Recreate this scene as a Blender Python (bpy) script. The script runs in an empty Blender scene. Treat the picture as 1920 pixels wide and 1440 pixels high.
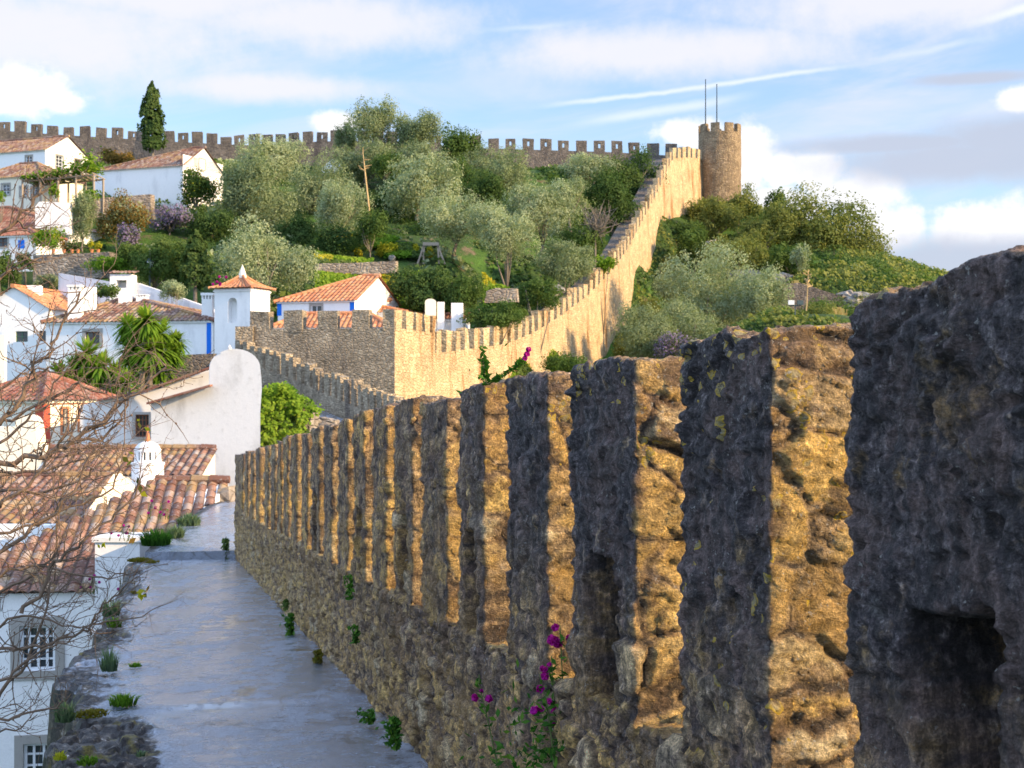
import bpy, math, random
import numpy as np
from mathutils import Vector
random.seed(7); rng = np.random.default_rng(7)
SC = bpy.context.scene; COL = SC.collection
F = 2666.7          # focal length in photograph pixels (1920 wide)
CZ = 12.0           # camera height above the street datum
R = math.radians
def P(px, py, d): return np.array([(px-960)/F*d, d, CZ-(py-720)/F*d])

# ------------------------------------------------------------------ camera
cam = bpy.data.cameras.new('camera'); co = bpy.data.objects.new('camera', cam); COL.objects.link(co)
co.location = (0, 0, CZ); co.rotation_euler = (R(90), 0, 0)
cam.lens = 50; cam.sensor_width = 36; cam.clip_end = 6000; cam.clip_start = .05
cam.dof.use_dof = True; cam.dof.focus_distance = 5.0; cam.dof.aperture_fstop = 13.0
SC.camera = co
# ------------------------------------------------------------------ light
SUN_AZ = 111.0; SUN_EL = 20.0   # azimuth clockwise from +Y
sd = Vector((math.sin(R(SUN_AZ))*math.cos(R(SUN_EL)), math.cos(R(SUN_AZ))*math.cos(R(SUN_EL)), math.sin(R(SUN_EL))))
sl = bpy.data.lights.new('sun', 'SUN'); sl.energy = 5.0; sl.angle = R(.6); sl.color = (1, .71, .37)
so = bpy.data.objects.new('sun', sl); COL.objects.link(so); so.rotation_euler = sd.to_track_quat('Z', 'Y').to_euler()
so.location = (60, -30, 60)
vs = SC.view_settings; vs.view_transform = 'Standard'; vs.look = 'None'; vs.exposure = .88; vs.gamma = 1
SC.cycles.use_denoising = True
SC.cycles.max_bounces = 6

class NT:
    def __init__(s, tree): s.t = tree; tree.nodes.clear()
    def n(s, typ, ins=None, **pr):
        nd = s.t.nodes.new(typ)
        for k, v in pr.items(): setattr(nd, k, v)
        for k, v in (ins or {}).items(): s.put(nd.inputs[k], v)
        return nd
    def put(s, sock, v):
        if isinstance(v, bpy.types.NodeSocket): s.t.links.new(v, sock)
        elif isinstance(v, bpy.types.Node): s.t.links.new(v.outputs[0], sock)
        else:
            if sock.type == 'RGBA' and len(v) == 3: v = (*v, 1)
            sock.default_value = v
    def m(s, op, a, b=0., c=0.):
        return s.n('ShaderNodeMath', {0: a, 1: b, 2: c}, operation=op).outputs[0]
    def vm(s, op, a, b=(0, 0, 0)):
        return s.n('ShaderNodeVectorMath', {0: a, 1: b}, operation=op)
    def noise(s, vec, scale, detail=4, rough=.55, dist=0.):
        return s.n('ShaderNodeTexNoise', {'Vector': vec, 'Scale': scale, 'Detail': detail, 'Roughness': rough, 'Distortion': dist}).outputs['Fac']
    def ramp(s, fac, stops, interp='LINEAR'):
        nd = s.n('ShaderNodeValToRGB', {'Fac': fac}); cr = nd.color_ramp; cr.interpolation = interp
        while len(cr.elements) < len(stops): cr.elements.new(.5)
        for e, (p, c) in zip(cr.elements, stops):
            e.position = p; e.color = (c, c, c, 1) if not hasattr(c, '__len__') else (*c, 1)
        return nd.outputs['Color']
    def mix(s, fac, a, b, blend='MIX'):
        return s.n('ShaderNodeMixRGB', {'Fac': fac, 'Color1': a, 'Color2': b}, blend_type=blend).outputs[0]
    def sstep(s, x, lo, hi):
        return s.n('ShaderNodeMapRange', {'Value': x, 'From Min': lo, 'From Max': hi}, interpolation_type='SMOOTHSTEP').outputs[0]
    def attr(s, name): return s.n('ShaderNodeAttribute', attribute_name=name)
    def bump(s, h, strength=.5, dist=.02):
        return s.n('ShaderNodeBump', {'Height': h, 'Strength': strength, 'Distance': dist}).outputs[0]
    def obj(s): return s.n('ShaderNodeTexCoord').outputs['Object']
    def out(s, sh): s.n('ShaderNodeOutputMaterial', {'Surface': sh})
    def pbsdf(s, col, rough=.9, normal=None, spec=.3):
        ins = {'Base Color': col, 'Roughness': rough, 'Specular IOR Level': spec}
        if normal is not None: ins['Normal'] = normal
        sh = s.n('ShaderNodeBsdfPrincipled', ins); s.out(sh.outputs[0]); return sh

# ------------------------------------------------------------------ sky
W = bpy.data.worlds.new('World'); SC.world = W; W.use_nodes = True
def make_world():
    t = NT(W.node_tree)
    sky = t.n('ShaderNodeTexSky', sky_type='NISHITA', sun_disc=False, sun_elevation=R(SUN_EL), sun_rotation=R(SUN_AZ),
              air_density=1.0, dust_density=.6, ozone_density=2.5, altitude=100).outputs[0]
    sky = t.mix(1., sky, (.92, 1.0, 1.12), 'MULTIPLY')
    sky = t.mix(.22, sky, (3.9, 4.5, 5.1))
    g = t.n('ShaderNodeTexCoord').outputs['Generated']
    sx = t.n('ShaderNodeSeparateXYZ', {0: g})
    az = t.m('ARCTAN2', sx.outputs[0], sx.outputs[1]); el = t.m('ARCSINE', sx.outputs[2])
    ae = t.n('ShaderNodeCombineXYZ', {0: az, 1: el, 2: 0.}).outputs[0]
    n1 = t.noise(ae, 24, 7, .62); n2 = t.noise(ae, 70, 6, .65)
    nn = t.m('ADD', t.m('MULTIPLY', t.m('SUBTRACT', n1, .5), 1.7), t.m('MULTIPLY', t.m('SUBTRACT', n2, .5), .7))
    def blobs(lst):
        acc = None
        for (px, py, rx, ry) in lst:
            c = ((px-960)/F, (720-py)/F, 0)
            d = t.vm('SUBTRACT', ae, c).outputs[0]
            d = t.vm('MULTIPLY', d, (F/rx, F/ry, 0)).outputs[0]
            v = t.m('SUBTRACT', 1., t.vm('LENGTH', d).outputs['Value'])
            acc = v if acc is None else t.m('MAXIMUM', acc, v)
        return acc
    # high veil of thin cloud everywhere (also lights the shade)
    st = t.vm('MULTIPLY', t.n('ShaderNodeVectorRotate', {'Vector': ae, 'Angle': R(-8)}, rotation_type='Z_AXIS').outputs[0], (5, 22, 1)).outputs[0]
    veil = t.noise(st, 1.0, 5, .6, .6)
    up = t.sstep(el, .02, .30)
    veil = t.sstep(veil, .34, .9)
    veilc = t.mix(t.noise(ae, 6, 2), (3.7, 3.85, 4.6), (4.6, 4.45, 4.9))
    col = t.mix(t.m('MULTIPLY', veil, .85), sky, veilc)
    bw = blobs([(120, 110, 520, 130), (620, 60, 420, 80), (1240, 110, 480, 70), (1700, 40, 520, 90), (300, 30, 500, 70), (500, 180, 300, 40)])
    bw = t.sstep(t.m('ADD', bw, t.m('MULTIPLY', nn, .5)), .0, .8)
    col = t.mix(t.m('MULTIPLY', bw, .88), col, (4.35, 4.3, 4.85))
    # contrail-like streaks
    for (x0, y0, x1, y1, w, s) in [(1000, 208, 1600, 145, 7, .6), (1600, 150, 1720, 125, 22, .3), (1620, 142, 1860, 110, 10, .3), (1060, 240, 1420, 190, 14, .5), (1780, 92, 2000, 48, 12, .8), (880, 75, 1100, 55, 8, .3)]:
        a0, e0, a1, e1 = (x0-960)/F, (720-y0)/F, (x1-960)/F, (720-y1)/F
        k = (e1-e0)/(a1-a0)
        off = t.m('SUBTRACT', el, t.m('ADD', t.m('MULTIPLY', t.m('SUBTRACT', az, a0), k), e0))
        off = t.m('ADD', off, t.m('MULTIPLY', t.m('SUBTRACT', n1, .5), .006))
        gsn = t.m('SUBTRACT', 1., t.sstep(t.m('ABSOLUTE', off), 0., w/F))
        gsn = t.m('MULTIPLY', gsn, t.m('MULTIPLY', t.sstep(az, a0-.01, a0+.05), t.m('SUBTRACT', 1., t.sstep(az, a1-.05, a1+.01))))
        col = t.mix(t.m('MULTIPLY', gsn, s), col, (5.0, 5.1, 5.4))
    # cumulus
    cu = blobs([(95, 205, 85, 62), (60, 215, 60, 40), (140, 222, 60, 34), (630, 240, 70, 30), (1290, 262, 90, 34), (1400, 310, 70, 90), (1450, 330, 55, 45), (1530, 335, 70, 60), (1590, 380, 110, 70),
                (1640, 440, 90, 60), (1440, 400, 150, 60), (1830, 440, 130, 60), (1900, 222, 90, 30),(1885, 228, 60, 22)])
    cm = t.sstep(t.m('ADD', cu, t.m('MULTIPLY', nn, .85)), .02, .50)
    col = t.mix(cm, col, t.mix(t.noise(ae, 18, 3), (4.5, 4.55, 4.95), (5.7, 5.6, 5.5)))
    gy = blobs([(1760, 325, 340, 60), (1660, 290, 300, 28), (1800, 505, 380, 75), (1800, 182, 150, 16), (1880, 290, 260, 60)])
    gm = t.sstep(t.m('ADD', gy, t.m('MULTIPLY', nn, .3)), .0, .7)
    col = t.mix(t.m('MULTIPLY', gm, .9), col, (2.7, 2.95, 3.6))
    # the cloud layout lies to the north; elsewhere unseen broken cloud, brightened and blued as fill light
    oth = t.sstep(t.noise(g, 2.6, 5, .6), .38, .58)
    back = t.m('SUBTRACT', 1., t.sstep(sx.outputs[1], .75, .9))
    back = t.m('MAXIMUM', back, t.sstep(el, .35, .5))
    col = t.mix(t.m('MULTIPLY', oth, t.m('MULTIPLY', back, .85)), col, (7.6, 9.8, 14.2))
    bg = t.n('ShaderNodeBackground', {'Color': col, 'Strength': .12})
    t.n('ShaderNodeOutputWorld', {'Surface': bg.outputs[0]})
make_world()

# ------------------------------------------------------------------ numpy noise
def _h(ix, iy, iz, s):
    x = (ix.astype(np.int64)*374761393 + iy.astype(np.int64)*668265263 + iz.astype(np.int64)*2147483647 + s*1274126177) & 0xffffffff
    x = ((x ^ (x >> 13))*1274126177) & 0xffffffff
    x = ((x ^ (x >> 16))*2246822519) & 0xffffffff
    return ((x ^ (x >> 15)) & 0xffffff)/float(0xffffff)
def vnoise(p, s=0):
    i = np.floor(p).astype(np.int64); f = p-i; f = f*f*(3-2*f); r = 0
    for dx in (0, 1):
        for dy in (0, 1):
            for dz in (0, 1):
                w = (f[:, 0] if dx else 1-f[:, 0])*(f[:, 1] if dy else 1-f[:, 1])*(f[:, 2] if dz else 1-f[:, 2])
                r = r+w*_h(i[:, 0]+dx, i[:, 1]+dy, i[:, 2]+dz, s)
    return r
def fbm(p, o=4, s=0):
    r = 0; a = .5; t = 0
    for k in range(o):
        r = r+a*vnoise(p*(2.03**k)+k*17.3, s+k); t += a; a *= .52
    return r/t
VOFF = [None]
def vor(p, s=0):
    i = np.floor(p).astype(np.int64); f1 = np.full(len(p), 9.); f2 = f1.copy(); rid = np.zeros(len(p)); off = np.zeros((len(p), 3))
    for dx in (-1, 0, 1):
        for dy in (-1, 0, 1):
            for dz in (-1, 0, 1):
                a, b, c = i[:, 0]+dx, i[:, 1]+dy, i[:, 2]+dz
                q = np.stack([a+.1+.8*_h(a, b, c, s+1), b+.1+.8*_h(a, b, c, s+2), c+.1+.8*_h(a, b, c, s+3)], 1)
                d = np.linalg.norm(q-p, axis=1); m = d < f1
                f2 = np.where(m, f1, np.minimum(f2, d)); rid = np.where(m, _h(a, b, c, s+4), rid); off = np.where(m[:, None], p-q, off); f1 = np.where(m, d, f1)
    VOFF[0] = off; return f1, f2, rid
def ss(x, a, b):
    t = np.clip((x-a)/(b-a), 0, 1); return t*t*(3-2*t)

# ------------------------------------------------------------------ mesh building
ORG = {}
def mesh_np(name, V, Fq, mats, parent=None, attrs=None, uv=None, smooth=False, midx=None, origin=None):
    V = np.asarray(V, dtype=np.float64)
    if parent is not None: o = ORG[parent.name]
    elif origin is not None: o = np.array(origin, float)
    else: o = np.array([V[:, 0].mean(), V[:, 1].mean(), V[:, 2].min()])
    me = bpy.data.meshes.new(name)
    if isinstance(Fq, np.ndarray):
        k = Fq.shape[1]; me.vertices.add(len(V)); me.vertices.foreach_set('co', (V-o).astype(np.float32).ravel())
        me.loops.add(Fq.size); me.loops.foreach_set('vertex_index', Fq.astype(np.int32).ravel())
        me.polygons.add(len(Fq)); me.polygons.foreach_set('loop_start', np.arange(0, Fq.size, k, dtype=np.int32))
        me.polygons.foreach_set('loop_total', np.full(len(Fq), k, dtype=np.int32))
        me.update(calc_edges=True)
    else:
        me.from_pydata((V-o).tolist(), [], Fq)
    for m in (mats if isinstance(mats, (list, tuple)) else [mats]): me.materials.append(m)
    if midx is not None: me.polygons.foreach_set('material_index', np.asarray(midx, dtype=np.int32))
    if smooth: me.polygons.foreach_set('use_smooth', np.ones(len(me.polygons), dtype=bool))
    for k, a in (attrs or {}).items():
        at = me.attributes.new(k, 'FLOAT', 'POINT'); at.data.foreach_set('value', np.asarray(a, dtype=np.float32))
    if uv is not None:
        lay = me.uv_layers.new(name='UVMap'); li = np.empty(len(me.loops), dtype=np.int32); me.loops.foreach_get('vertex_index', li)
        lay.data.foreach_set('uv', np.asarray(uv, dtype=np.float32)[li].ravel())
    me.validate(); me.update()
    ob = bpy.data.objects.new(name, me); COL.objects.link(ob)
    if parent is not None: ob.parent = parent
    else: ob.location = o
    ORG[ob.name] = o
    return ob
def empty(name, loc):
    o = bpy.data.objects.new(name, None); COL.objects.link(o); o.location = tuple(loc); o.empty_display_size = .2
    ORG[o.name] = np.array(loc, float); return o
def tag(o, label, cat, group=None, kind=None):
    o['label'] = label; o['category'] = cat
    if group: o['group'] = group
    if kind: o['kind'] = kind
    return o
def struct(o, kind='structure'): o['kind'] = kind; return o

class MB:
    def __init__(s): s.v = []; s.f = []; s.uv = []; s.n = 0; s.mi = []
    def add(s, V, Fc, uv=None, mi=0):
        V = np.asarray(V, float).reshape(-1, 3); s.v.append(V)
        s.uv.append(np.zeros((len(V), 2)) if uv is None else np.asarray(uv, float))
        for f in Fc: s.f.append(tuple(int(i)+s.n for i in f)); s.mi.append(mi)
        s.n += len(V); return s
    def hexa(s, b, t, mi=0):     # bottom 4, top 4 corners
        return s.add(list(b)+list(t), [(3, 2, 1, 0), (4, 5, 6, 7), (0, 1, 5, 4), (1, 2, 6, 5), (2, 3, 7, 6), (3, 0, 4, 7)], mi=mi)
    def box(s, c, h, U=(1, 0, 0), V=(0, 1, 0), Wd=(0, 0, 1), mi=0):
        c = np.asarray(c, float); U = np.asarray(U, float)*h[0]; V = np.asarray(V, float)*h[1]; Wd = np.asarray(Wd, float)*h[2]
        b = [c-U-V-Wd, c+U-V-Wd, c+U+V-Wd, c-U+V-Wd]; t = [p+2*Wd for p in b]
        return s.hexa(b, t, mi)
    def tube(s, pts, rad, k=6, mi=0, cap=True):
        pts = np.asarray(pts, float); n = len(pts); rad = np.broadcast_to(np.asarray(rad, float), (n,))
        tan = np.gradient(pts, axis=0); tan /= np.linalg.norm(tan, axis=1)[:, None]+1e-9
        ref = np.array([0, 0, 1.]) if abs(tan[0][2]) < .9 else np.array([1., 0, 0])
        a = np.cross(tan, ref); a /= np.linalg.norm(a, axis=1)[:, None]+1e-9; b = np.cross(tan, a)
        th = np.arange(k)/k*2*math.pi
        V = (pts[:, None, :]+rad[:, None, None]*(np.cos(th)[None, :, None]*a[:, None, :]+np.sin(th)[None, :, None]*b[:, None, :])).reshape(-1, 3)
        fs = [(i*k+j, i*k+(j+1) % k, (i+1)*k+(j+1) % k, (i+1)*k+j) for i in range(n-1) for j in range(k)]
        if cap: fs += [tuple(range(k))[::-1], tuple(range((n-1)*k, n*k))]
        return s.add(V, fs, mi=mi)
    def lathe(s, c, prof, k=16, mi=0):
        c = np.asarray(c, float); th = np.arange(k)/k*2*math.pi; V = []
        for r, z in prof: V += [c+np.array([r*math.cos(t), r*math.sin(t), z]) for t in th]
        n = len(prof)
        fs = [(i*k+j, i*k+(j+1) % k, (i+1)*k+(j+1) % k, (i+1)*k+j) for i in range(n-1) for j in range(k)]
        fs += [tuple(range(k))[::-1], tuple(range((n-1)*k, n*k))]
        return s.add(V, fs, mi=mi)
    def prism(s, poly, ext, mi=0):   # planar polygon (list of points) swept by vector ext
        A = np.asarray(poly, float); n = len(A); B = A+np.asarray(ext, float)
        return s.add(np.vstack([A, B]), [tuple(range(n)), tuple(range(2*n-1, n-1, -1))]+[(i, n+i, n+(i+1) % n, (i+1) % n) for i in range(n)], mi=mi)
    def quad(s, a, b, c, d, mi=0): return s.add([a, b, c, d], [(0, 1, 2, 3)], mi=mi)
    def build(s, name, mats, parent=None, smooth=False, origin=None):
        return mesh_np(name, np.vstack(s.v), s.f, mats, parent, uv=np.vstack(s.uv), smooth=smooth, midx=s.mi, origin=origin)

# ------------------------------------------------------------------ materials
M = {}
def mk(name):
    m = bpy.data.materials.new(name); m.use_nodes = True; M[name] = m; return NT(m.node_tree)

def m_near_stone():
    t = mk('near_stone'); o = t.obj()
    st = t.attr('stone').outputs['Fac']; mo = t.attr('mort').outputs['Fac']; bl = t.attr('shade_lichen').outputs['Fac']; li = t.attr('lich').outputs['Fac']
    c = t.ramp(st, [(0, (.36, .22, .085)), (.2, (.68, .45, .14)), (.4, (.44, .28, .11)), (.6, (.76, .52, .17)), (.8, (.52, .36, .15)), (1, (.64, .52, .31))])
    nA = t.noise(o, 8, 7, .68); nB = t.noise(o, 34, 7, .75); nC = t.noise(o, 3.0, 5, .62); nD = t.noise(o, 120, 4, .75); nE = t.noise(t.vm('MULTIPLY', o, (1, 1, 2.2)).outputs[0], 19, 6, .7, .8)
    c = t.mix(t.sstep(mo, .25, .8), t.mix(nB, (.16, .11, .065), (.60, .42, .22)), c)
    c = t.mix(t.m('MULTIPLY', t.m('SUBTRACT', 1., t.sstep(mo, .02, .22)), t.sstep(nA, .40, .52)), c, (.035, .027, .022))
    c = t.mix(1., c, t.ramp(nE, [(.30, .38), (.5, .95), (.70, 1.5)]), 'MULTIPLY')
    c = t.mix(t.m('MULTIPLY', t.sstep(nA, .48, .62), .85), c, t.mix(nB, (.05, .032, .02), (.26, .165, .09)))
    c = t.mix(1., c, t.ramp(nB, [(.30, .35), (.5, 1.0), (.68, 1.6)]), 'MULTIPLY')
    ochre = t.m('MULTIPLY', t.sstep(nC, .5, .64), .6)
    c = t.mix(ochre, c, t.mix(nB, (.3, .17, .04), (.62, .40, .11)))
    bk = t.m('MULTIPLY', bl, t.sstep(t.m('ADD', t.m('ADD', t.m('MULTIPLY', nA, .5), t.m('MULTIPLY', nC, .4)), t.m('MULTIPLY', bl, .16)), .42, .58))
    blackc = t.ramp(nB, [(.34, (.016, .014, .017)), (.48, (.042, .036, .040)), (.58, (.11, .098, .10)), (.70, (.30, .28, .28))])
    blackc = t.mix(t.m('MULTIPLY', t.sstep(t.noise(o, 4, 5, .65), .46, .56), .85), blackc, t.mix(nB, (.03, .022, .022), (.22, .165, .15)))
    c = t.mix(bk, c, blackc)  # near-black tone: painted shade together with black lichen
    c = t.mix(1., c, t.ramp(nD, [(.34, .62), (.5, 1.0), (.66, 1.55)]), 'MULTIPLY')
    sk = t.noise(t.vm('MULTIPLY', o, (1, 1, .16)).outputs[0], 26, 5, .7)
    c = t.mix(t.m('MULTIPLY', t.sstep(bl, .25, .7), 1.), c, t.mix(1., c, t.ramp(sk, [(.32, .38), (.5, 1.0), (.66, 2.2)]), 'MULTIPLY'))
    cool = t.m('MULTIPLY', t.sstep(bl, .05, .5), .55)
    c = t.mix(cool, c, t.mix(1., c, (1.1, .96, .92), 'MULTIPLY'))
    # lichen
    wrp = t.vm('MULTIPLY', t.n('ShaderNodeTexNoise', {'Vector': o, 'Scale': 22, 'Detail': 4}).outputs['Color'], (.05, .05, .05)).outputs[0]
    vo = t.n('ShaderNodeTexVoronoi', {'Vector': t.vm('ADD', o, wrp).outputs[0], 'Scale': 23.})
    d = vo.outputs['Distance']; rc = t.n('ShaderNodeSeparateXYZ', {0: vo.outputs['Color']}); rad = t.m('MULTIPLY', rc.outputs[0], .55)
    spot = t.m('LESS_THAN', d, rad)
    pat = t.sstep(t.noise(o, 6, 3), .42, .6)
    yel = t.m('MULTIPLY', spot, t.m('GREATER_THAN', t.m('MULTIPLY', t.m('MULTIPLY', li, t.m('ADD', .12, t.m('MULTIPLY', pat, .88))), t.m('ADD', .35, rc.outputs[1])), .30))
    ycol = t.mix(t.sstep(t.m('DIVIDE', d, t.m('ADD', .02, rad)), .45, .95), t.mix(nB, (.34, .27, .12), (.55, .46, .26)), (.66, .44, .03))
    c = t.mix(t.m('MULTIPLY', yel, t.sstep(nB, .36, .52)), c, ycol)
    nW = t.noise(o, 62, 5, .7); nP = t.noise(o, 4.2, 4, .65)
    wh = t.m('MULTIPLY', t.sstep(nW, .60, .66), t.sstep(t.m('ADD', nP, t.m('MULTIPLY', li, .10)), .44, .62))
    c = t.mix(t.m('MULTIPLY', wh, .85), c, (.50, .48, .44))
    wp = t.m('MULTIPLY', t.sstep(t.noise(o, 6.5, 6, .75), .60, .68), .4)
    c = t.mix(t.m('MULTIPLY', wp, t.sstep(nB, .4, .6)), c, (.40, .38, .37))
    hb = t.m('ADD', t.m('ADD', nB, t.m('MULTIPLY', nE, .9)), t.m('MULTIPLY', nD, .35))
    t.pbsdf(c, t.ramp(nA, [(.3, .5), (.7, .9)]), t.bump(hb, 1., .06), .4)
m_near_stone()

def m_castle(name, cols, stain, sc=(1.6, 1.6, 3.2), mort=(.30, .24, .16), dark=.5):
    t = mk(name); o = t.obj()
    v = t.vm('MULTIPLY', o, sc).outputs[0]
    v = t.vm('ADD', v, t.vm('MULTIPLY', t.n('ShaderNodeTexNoise', {'Vector': o, 'Scale': 1.3}).outputs['Color'], (.5, .5, .5)).outputs[0]).outputs[0]
    vo = t.n('ShaderNodeTexVoronoi', {'Vector': v, 'Scale': 1.}, feature='F1'); ve = t.n('ShaderNodeTexVoronoi', {'Vector': v, 'Scale': 1.}, feature='DISTANCE_TO_EDGE')
    r = t.n('ShaderNodeSeparateXYZ', {0: vo.outputs['Color']}).outputs[0]
    c = t.ramp(r, [(i/(len(cols)-1), k) for i, k in enumerate(cols)])
    e = t.sstep(ve.outputs['Distance'], .0, .22)
    c = t.mix(t.m('ADD', .35, t.m('MULTIPLY', e, .65)), mort, c)
    # courses of stone
    sx = t.n('ShaderNodeSeparateXYZ', {0: o}); n0 = t.noise(o, .8, 3)
    crs = t.m('FRACT', t.m('ADD', t.m('MULTIPLY', sx.outputs[2], 1.35), t.m('MULTIPLY', n0, .8)))
    c = t.mix(t.m('MULTIPLY', t.sstep(t.m('ABSOLUTE', t.m('SUBTRACT', crs, .5)), .40, .5), .35), c, mort)
    nb = t.noise(t.vm('MULTIPLY', o, (1, 1, .22)).outputs[0], .55, 5, .65); nc = t.noise(o, .25, 3); nf = t.noise(o, 3.5, 6, .75); ng = t.noise(o, .9, 4, .6); c = t.mix(1., c, t.ramp(ng, [(.3, .75), (.7, 1.2)]), 'MULTIPLY')
    c = t.mix(t.m('MULTIPLY', t.sstep(nb, .52, .68), dark), c, stain)
    c = t.mix(t.m('MULTIPLY', t.sstep(nc, .5, .7), .4), c, cols[1])
    c = t.mix(1., c, t.ramp(nf, [(.28, .6), (.5, 1.), (.72, 1.35)]), 'MULTIPLY')
    t.pbsdf(c, .95, t.bump(t.m('ADD', e, nf), .7, .12), .2)
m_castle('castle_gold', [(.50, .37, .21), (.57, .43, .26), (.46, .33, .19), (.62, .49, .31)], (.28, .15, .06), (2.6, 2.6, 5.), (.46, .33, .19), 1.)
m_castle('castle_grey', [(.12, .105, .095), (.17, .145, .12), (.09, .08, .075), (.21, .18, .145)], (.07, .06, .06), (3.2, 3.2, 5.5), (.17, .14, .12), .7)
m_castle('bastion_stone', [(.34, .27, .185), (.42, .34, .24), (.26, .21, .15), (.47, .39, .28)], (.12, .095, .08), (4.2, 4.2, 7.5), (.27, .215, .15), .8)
m_castle('tower_stone', [(.26, .19, .12), (.34, .26, .16), (.20, .145, .10), (.40, .31, .19)], (.10, .075, .05), (3., 3., 5.), (.2, .145, .09), .5)
m_castle('garden_stone', [(.28, .23, .18), (.36, .31, .25), (.22, .18, .15), (.42, .37, .31)], (.12, .10, .09), (2.2, 2.2, 4.5), (.28, .23, .18), .6)

def m_plaster(name, col, stain=(.45, .45, .46), amt=.35, sc=1.):
    t = mk(name); o = t.obj()
    n1 = t.noise(t.vm('MULTIPLY', o, (1, 1, .35)).outputs[0], .9*sc, 6, .65); n2 = t.noise(o, 5*sc, 5, .65); n3 = t.noise(o, 30*sc, 3)
    c = t.mix(t.m('MULTIPLY', t.sstep(n1, .5, .75), amt), col, stain)
    c = t.mix(t.m('MULTIPLY', t.sstep(n2, .55, .75), amt*.5), c, stain)
    c = t.mix(1., c, t.ramp(n3, [(.3, .94), (.7, 1.04)]), 'MULTIPLY')
    t.pbsdf(c, .85, t.bump(n2, .25, .03), .25)
m_plaster('white_plaster', (.80, .79, .77), (.50, .50, .50), .5)
m_plaster('cream_plaster', (.80, .74, .60), (.5, .42, .3), .4)
m_plaster('stained_plaster', (.72, .71, .70), (.30, .31, .34), .75, .8)
m_plaster('grey_plaster', (.66, .64, .61), (.34, .32, .29), .75, .9)
m_plaster('blue_paint', (.012, .16, .66), (.05, .25, .65), .35)
m_plaster('red_paint', (.50, .085, .05), (.40, .12, .08), .4)
m_plaster('window_stone', (.34, .32, .29), (.22, .2, .18), .6, 3)
m_plaster('white_wood', (.72, .74, .76), (.6, .6, .62), .2, 3)
m_plaster('green_wood', (.05, .12, .09), (.03, .07, .06), .4, 3)
m_plaster('brown_wood', (.17, .075, .045), (.1, .05, .03), .5, 3)
m_plaster('grey_wood', (.33, .27, .21), (.2, .16, .12), .5, 3)
m_plaster('terracotta', (.52, .20, .09), (.35, .16, .09), .5, 4)
m_plaster('red_paving', (.24, .13, .11), (.14, .1, .1), .6, 1)
m_plaster('dark_metal', (.06, .09, .10), (.09, .08, .08), .3, 3)
def m_glass():
    t = mk('window_glass'); o = t.obj(); n = t.noise(o, 1.5, 3)
    t.pbsdf(t.mix(n, (.02, .025, .03), (.06, .07, .08)), .08, None, .6)
m_glass()

def m_tile(name, cols, lich, lamt):
    t = mk(name); uv = t.n('ShaderNodeUVMap').outputs[0]; o = t.obj()
    fl = t.vm('FLOOR', uv).outputs[0]
    wn = t.n('ShaderNodeTexWhiteNoise', {'Vector': fl}, noise_dimensions='2D').outputs['Value']
    c = t.ramp(wn, [(i/(len(cols)-1), k) for i, k in enumerate(cols)])
    n1 = t.noise(o, .8, 4, .6); n2 = t.noise(o, 7, 5, .7); n3 = t.noise(o, 3, 3)
    c = t.mix(t.m('MULTIPLY', t.sstep(n2, .5, .72), .65), c, (.085, .06, .052))
    c = t.mix(t.m('MULTIPLY', t.sstep(t.noise(o, 13, 5, .7), .56, .64), .55), c, (.42, .39, .36))
    fu = t.m('FRACT', t.n('ShaderNodeSeparateXYZ', {0: uv}).outputs[0])
    ch = t.sstep(t.m('ABSOLUTE', t.m('SUBTRACT', fu, .5)), .3, .48)
    c = t.mix(t.m('MULTIPLY', ch, .8), c, (.05, .035, .032))       # darker along the channels
    c = t.mix(t.m('MULTIPLY', t.sstep(t.m('ADD', n1, t.m('MULTIPLY', t.m('SUBTRACT', wn, .5), .25)), .52, .66), lamt), c, lich)
    c = t.mix(t.m('MULTIPLY', t.sstep(n3, .6, .7), .35), c, (.38, .36, .33))
    t.pbsdf(c, .85, t.bump(n2, .4, .02), .25)
m_tile('tile_old', [(.19, .085, .055), (.11, .057, .043), (.28, .14, .088), (.31, .24, .195), (.14, .068, .05), (.22, .125, .092)], (.36, .24, .08), .45)
m_tile('tile_orange', [(.54, .21, .085), (.42, .15, .065), (.60, .28, .13), (.47, .19, .08)], (.45, .25, .11), .4)
m_tile('tile_red', [(.27, .10, .06), (.20, .07, .045), (.33, .145, .085), (.24, .12, .09)], (.28, .19, .13), .5)

def m_leaf(name, cols, trans=.35, hue=.0):
    t = mk(name); a = t.attr('tone').outputs['Fac']
    c = t.ramp(a, [(i/(len(cols)-1), k) for i, k in enumerate(cols)])
    d = t.n('ShaderNodeBsdfDiffuse', {'Color': c}); tr = t.n('ShaderNodeBsdfTranslucent', {'Color': t.mix(1., c, (1.1, 1.25, .6), 'MULTIPLY')})
    gl = t.n('ShaderNodeBsdfGlossy', {'Color': (.6, .65, .6), 'Roughness': .5}, ) if False else None
    t.out(t.n('ShaderNodeMixShader', {0: trans, 1: d.outputs[0], 2: tr.outputs[0]}).outputs[0])
m_leaf('leaf_olive', [(.10, .13, .07), (.165, .205, .11), (.24, .28, .15), (.33, .36, .20)])
m_leaf('leaf_pale', [(.15, .18, .10), (.23, .27, .155), (.33, .37, .22), (.43, .46, .28)])
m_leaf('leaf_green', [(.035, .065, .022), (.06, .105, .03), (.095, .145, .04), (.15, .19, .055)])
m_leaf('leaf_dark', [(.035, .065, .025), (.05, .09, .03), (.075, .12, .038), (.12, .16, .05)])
m_leaf('leaf_bright', [(.045, .10, .015), (.09, .18, .02), (.15, .25, .028), (.24, .31, .04)])
m_leaf('leaf_yellow', [(.2, .24, .02), (.32, .33, .03), (.42, .36, .03), (.3, .3, .05)])
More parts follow.
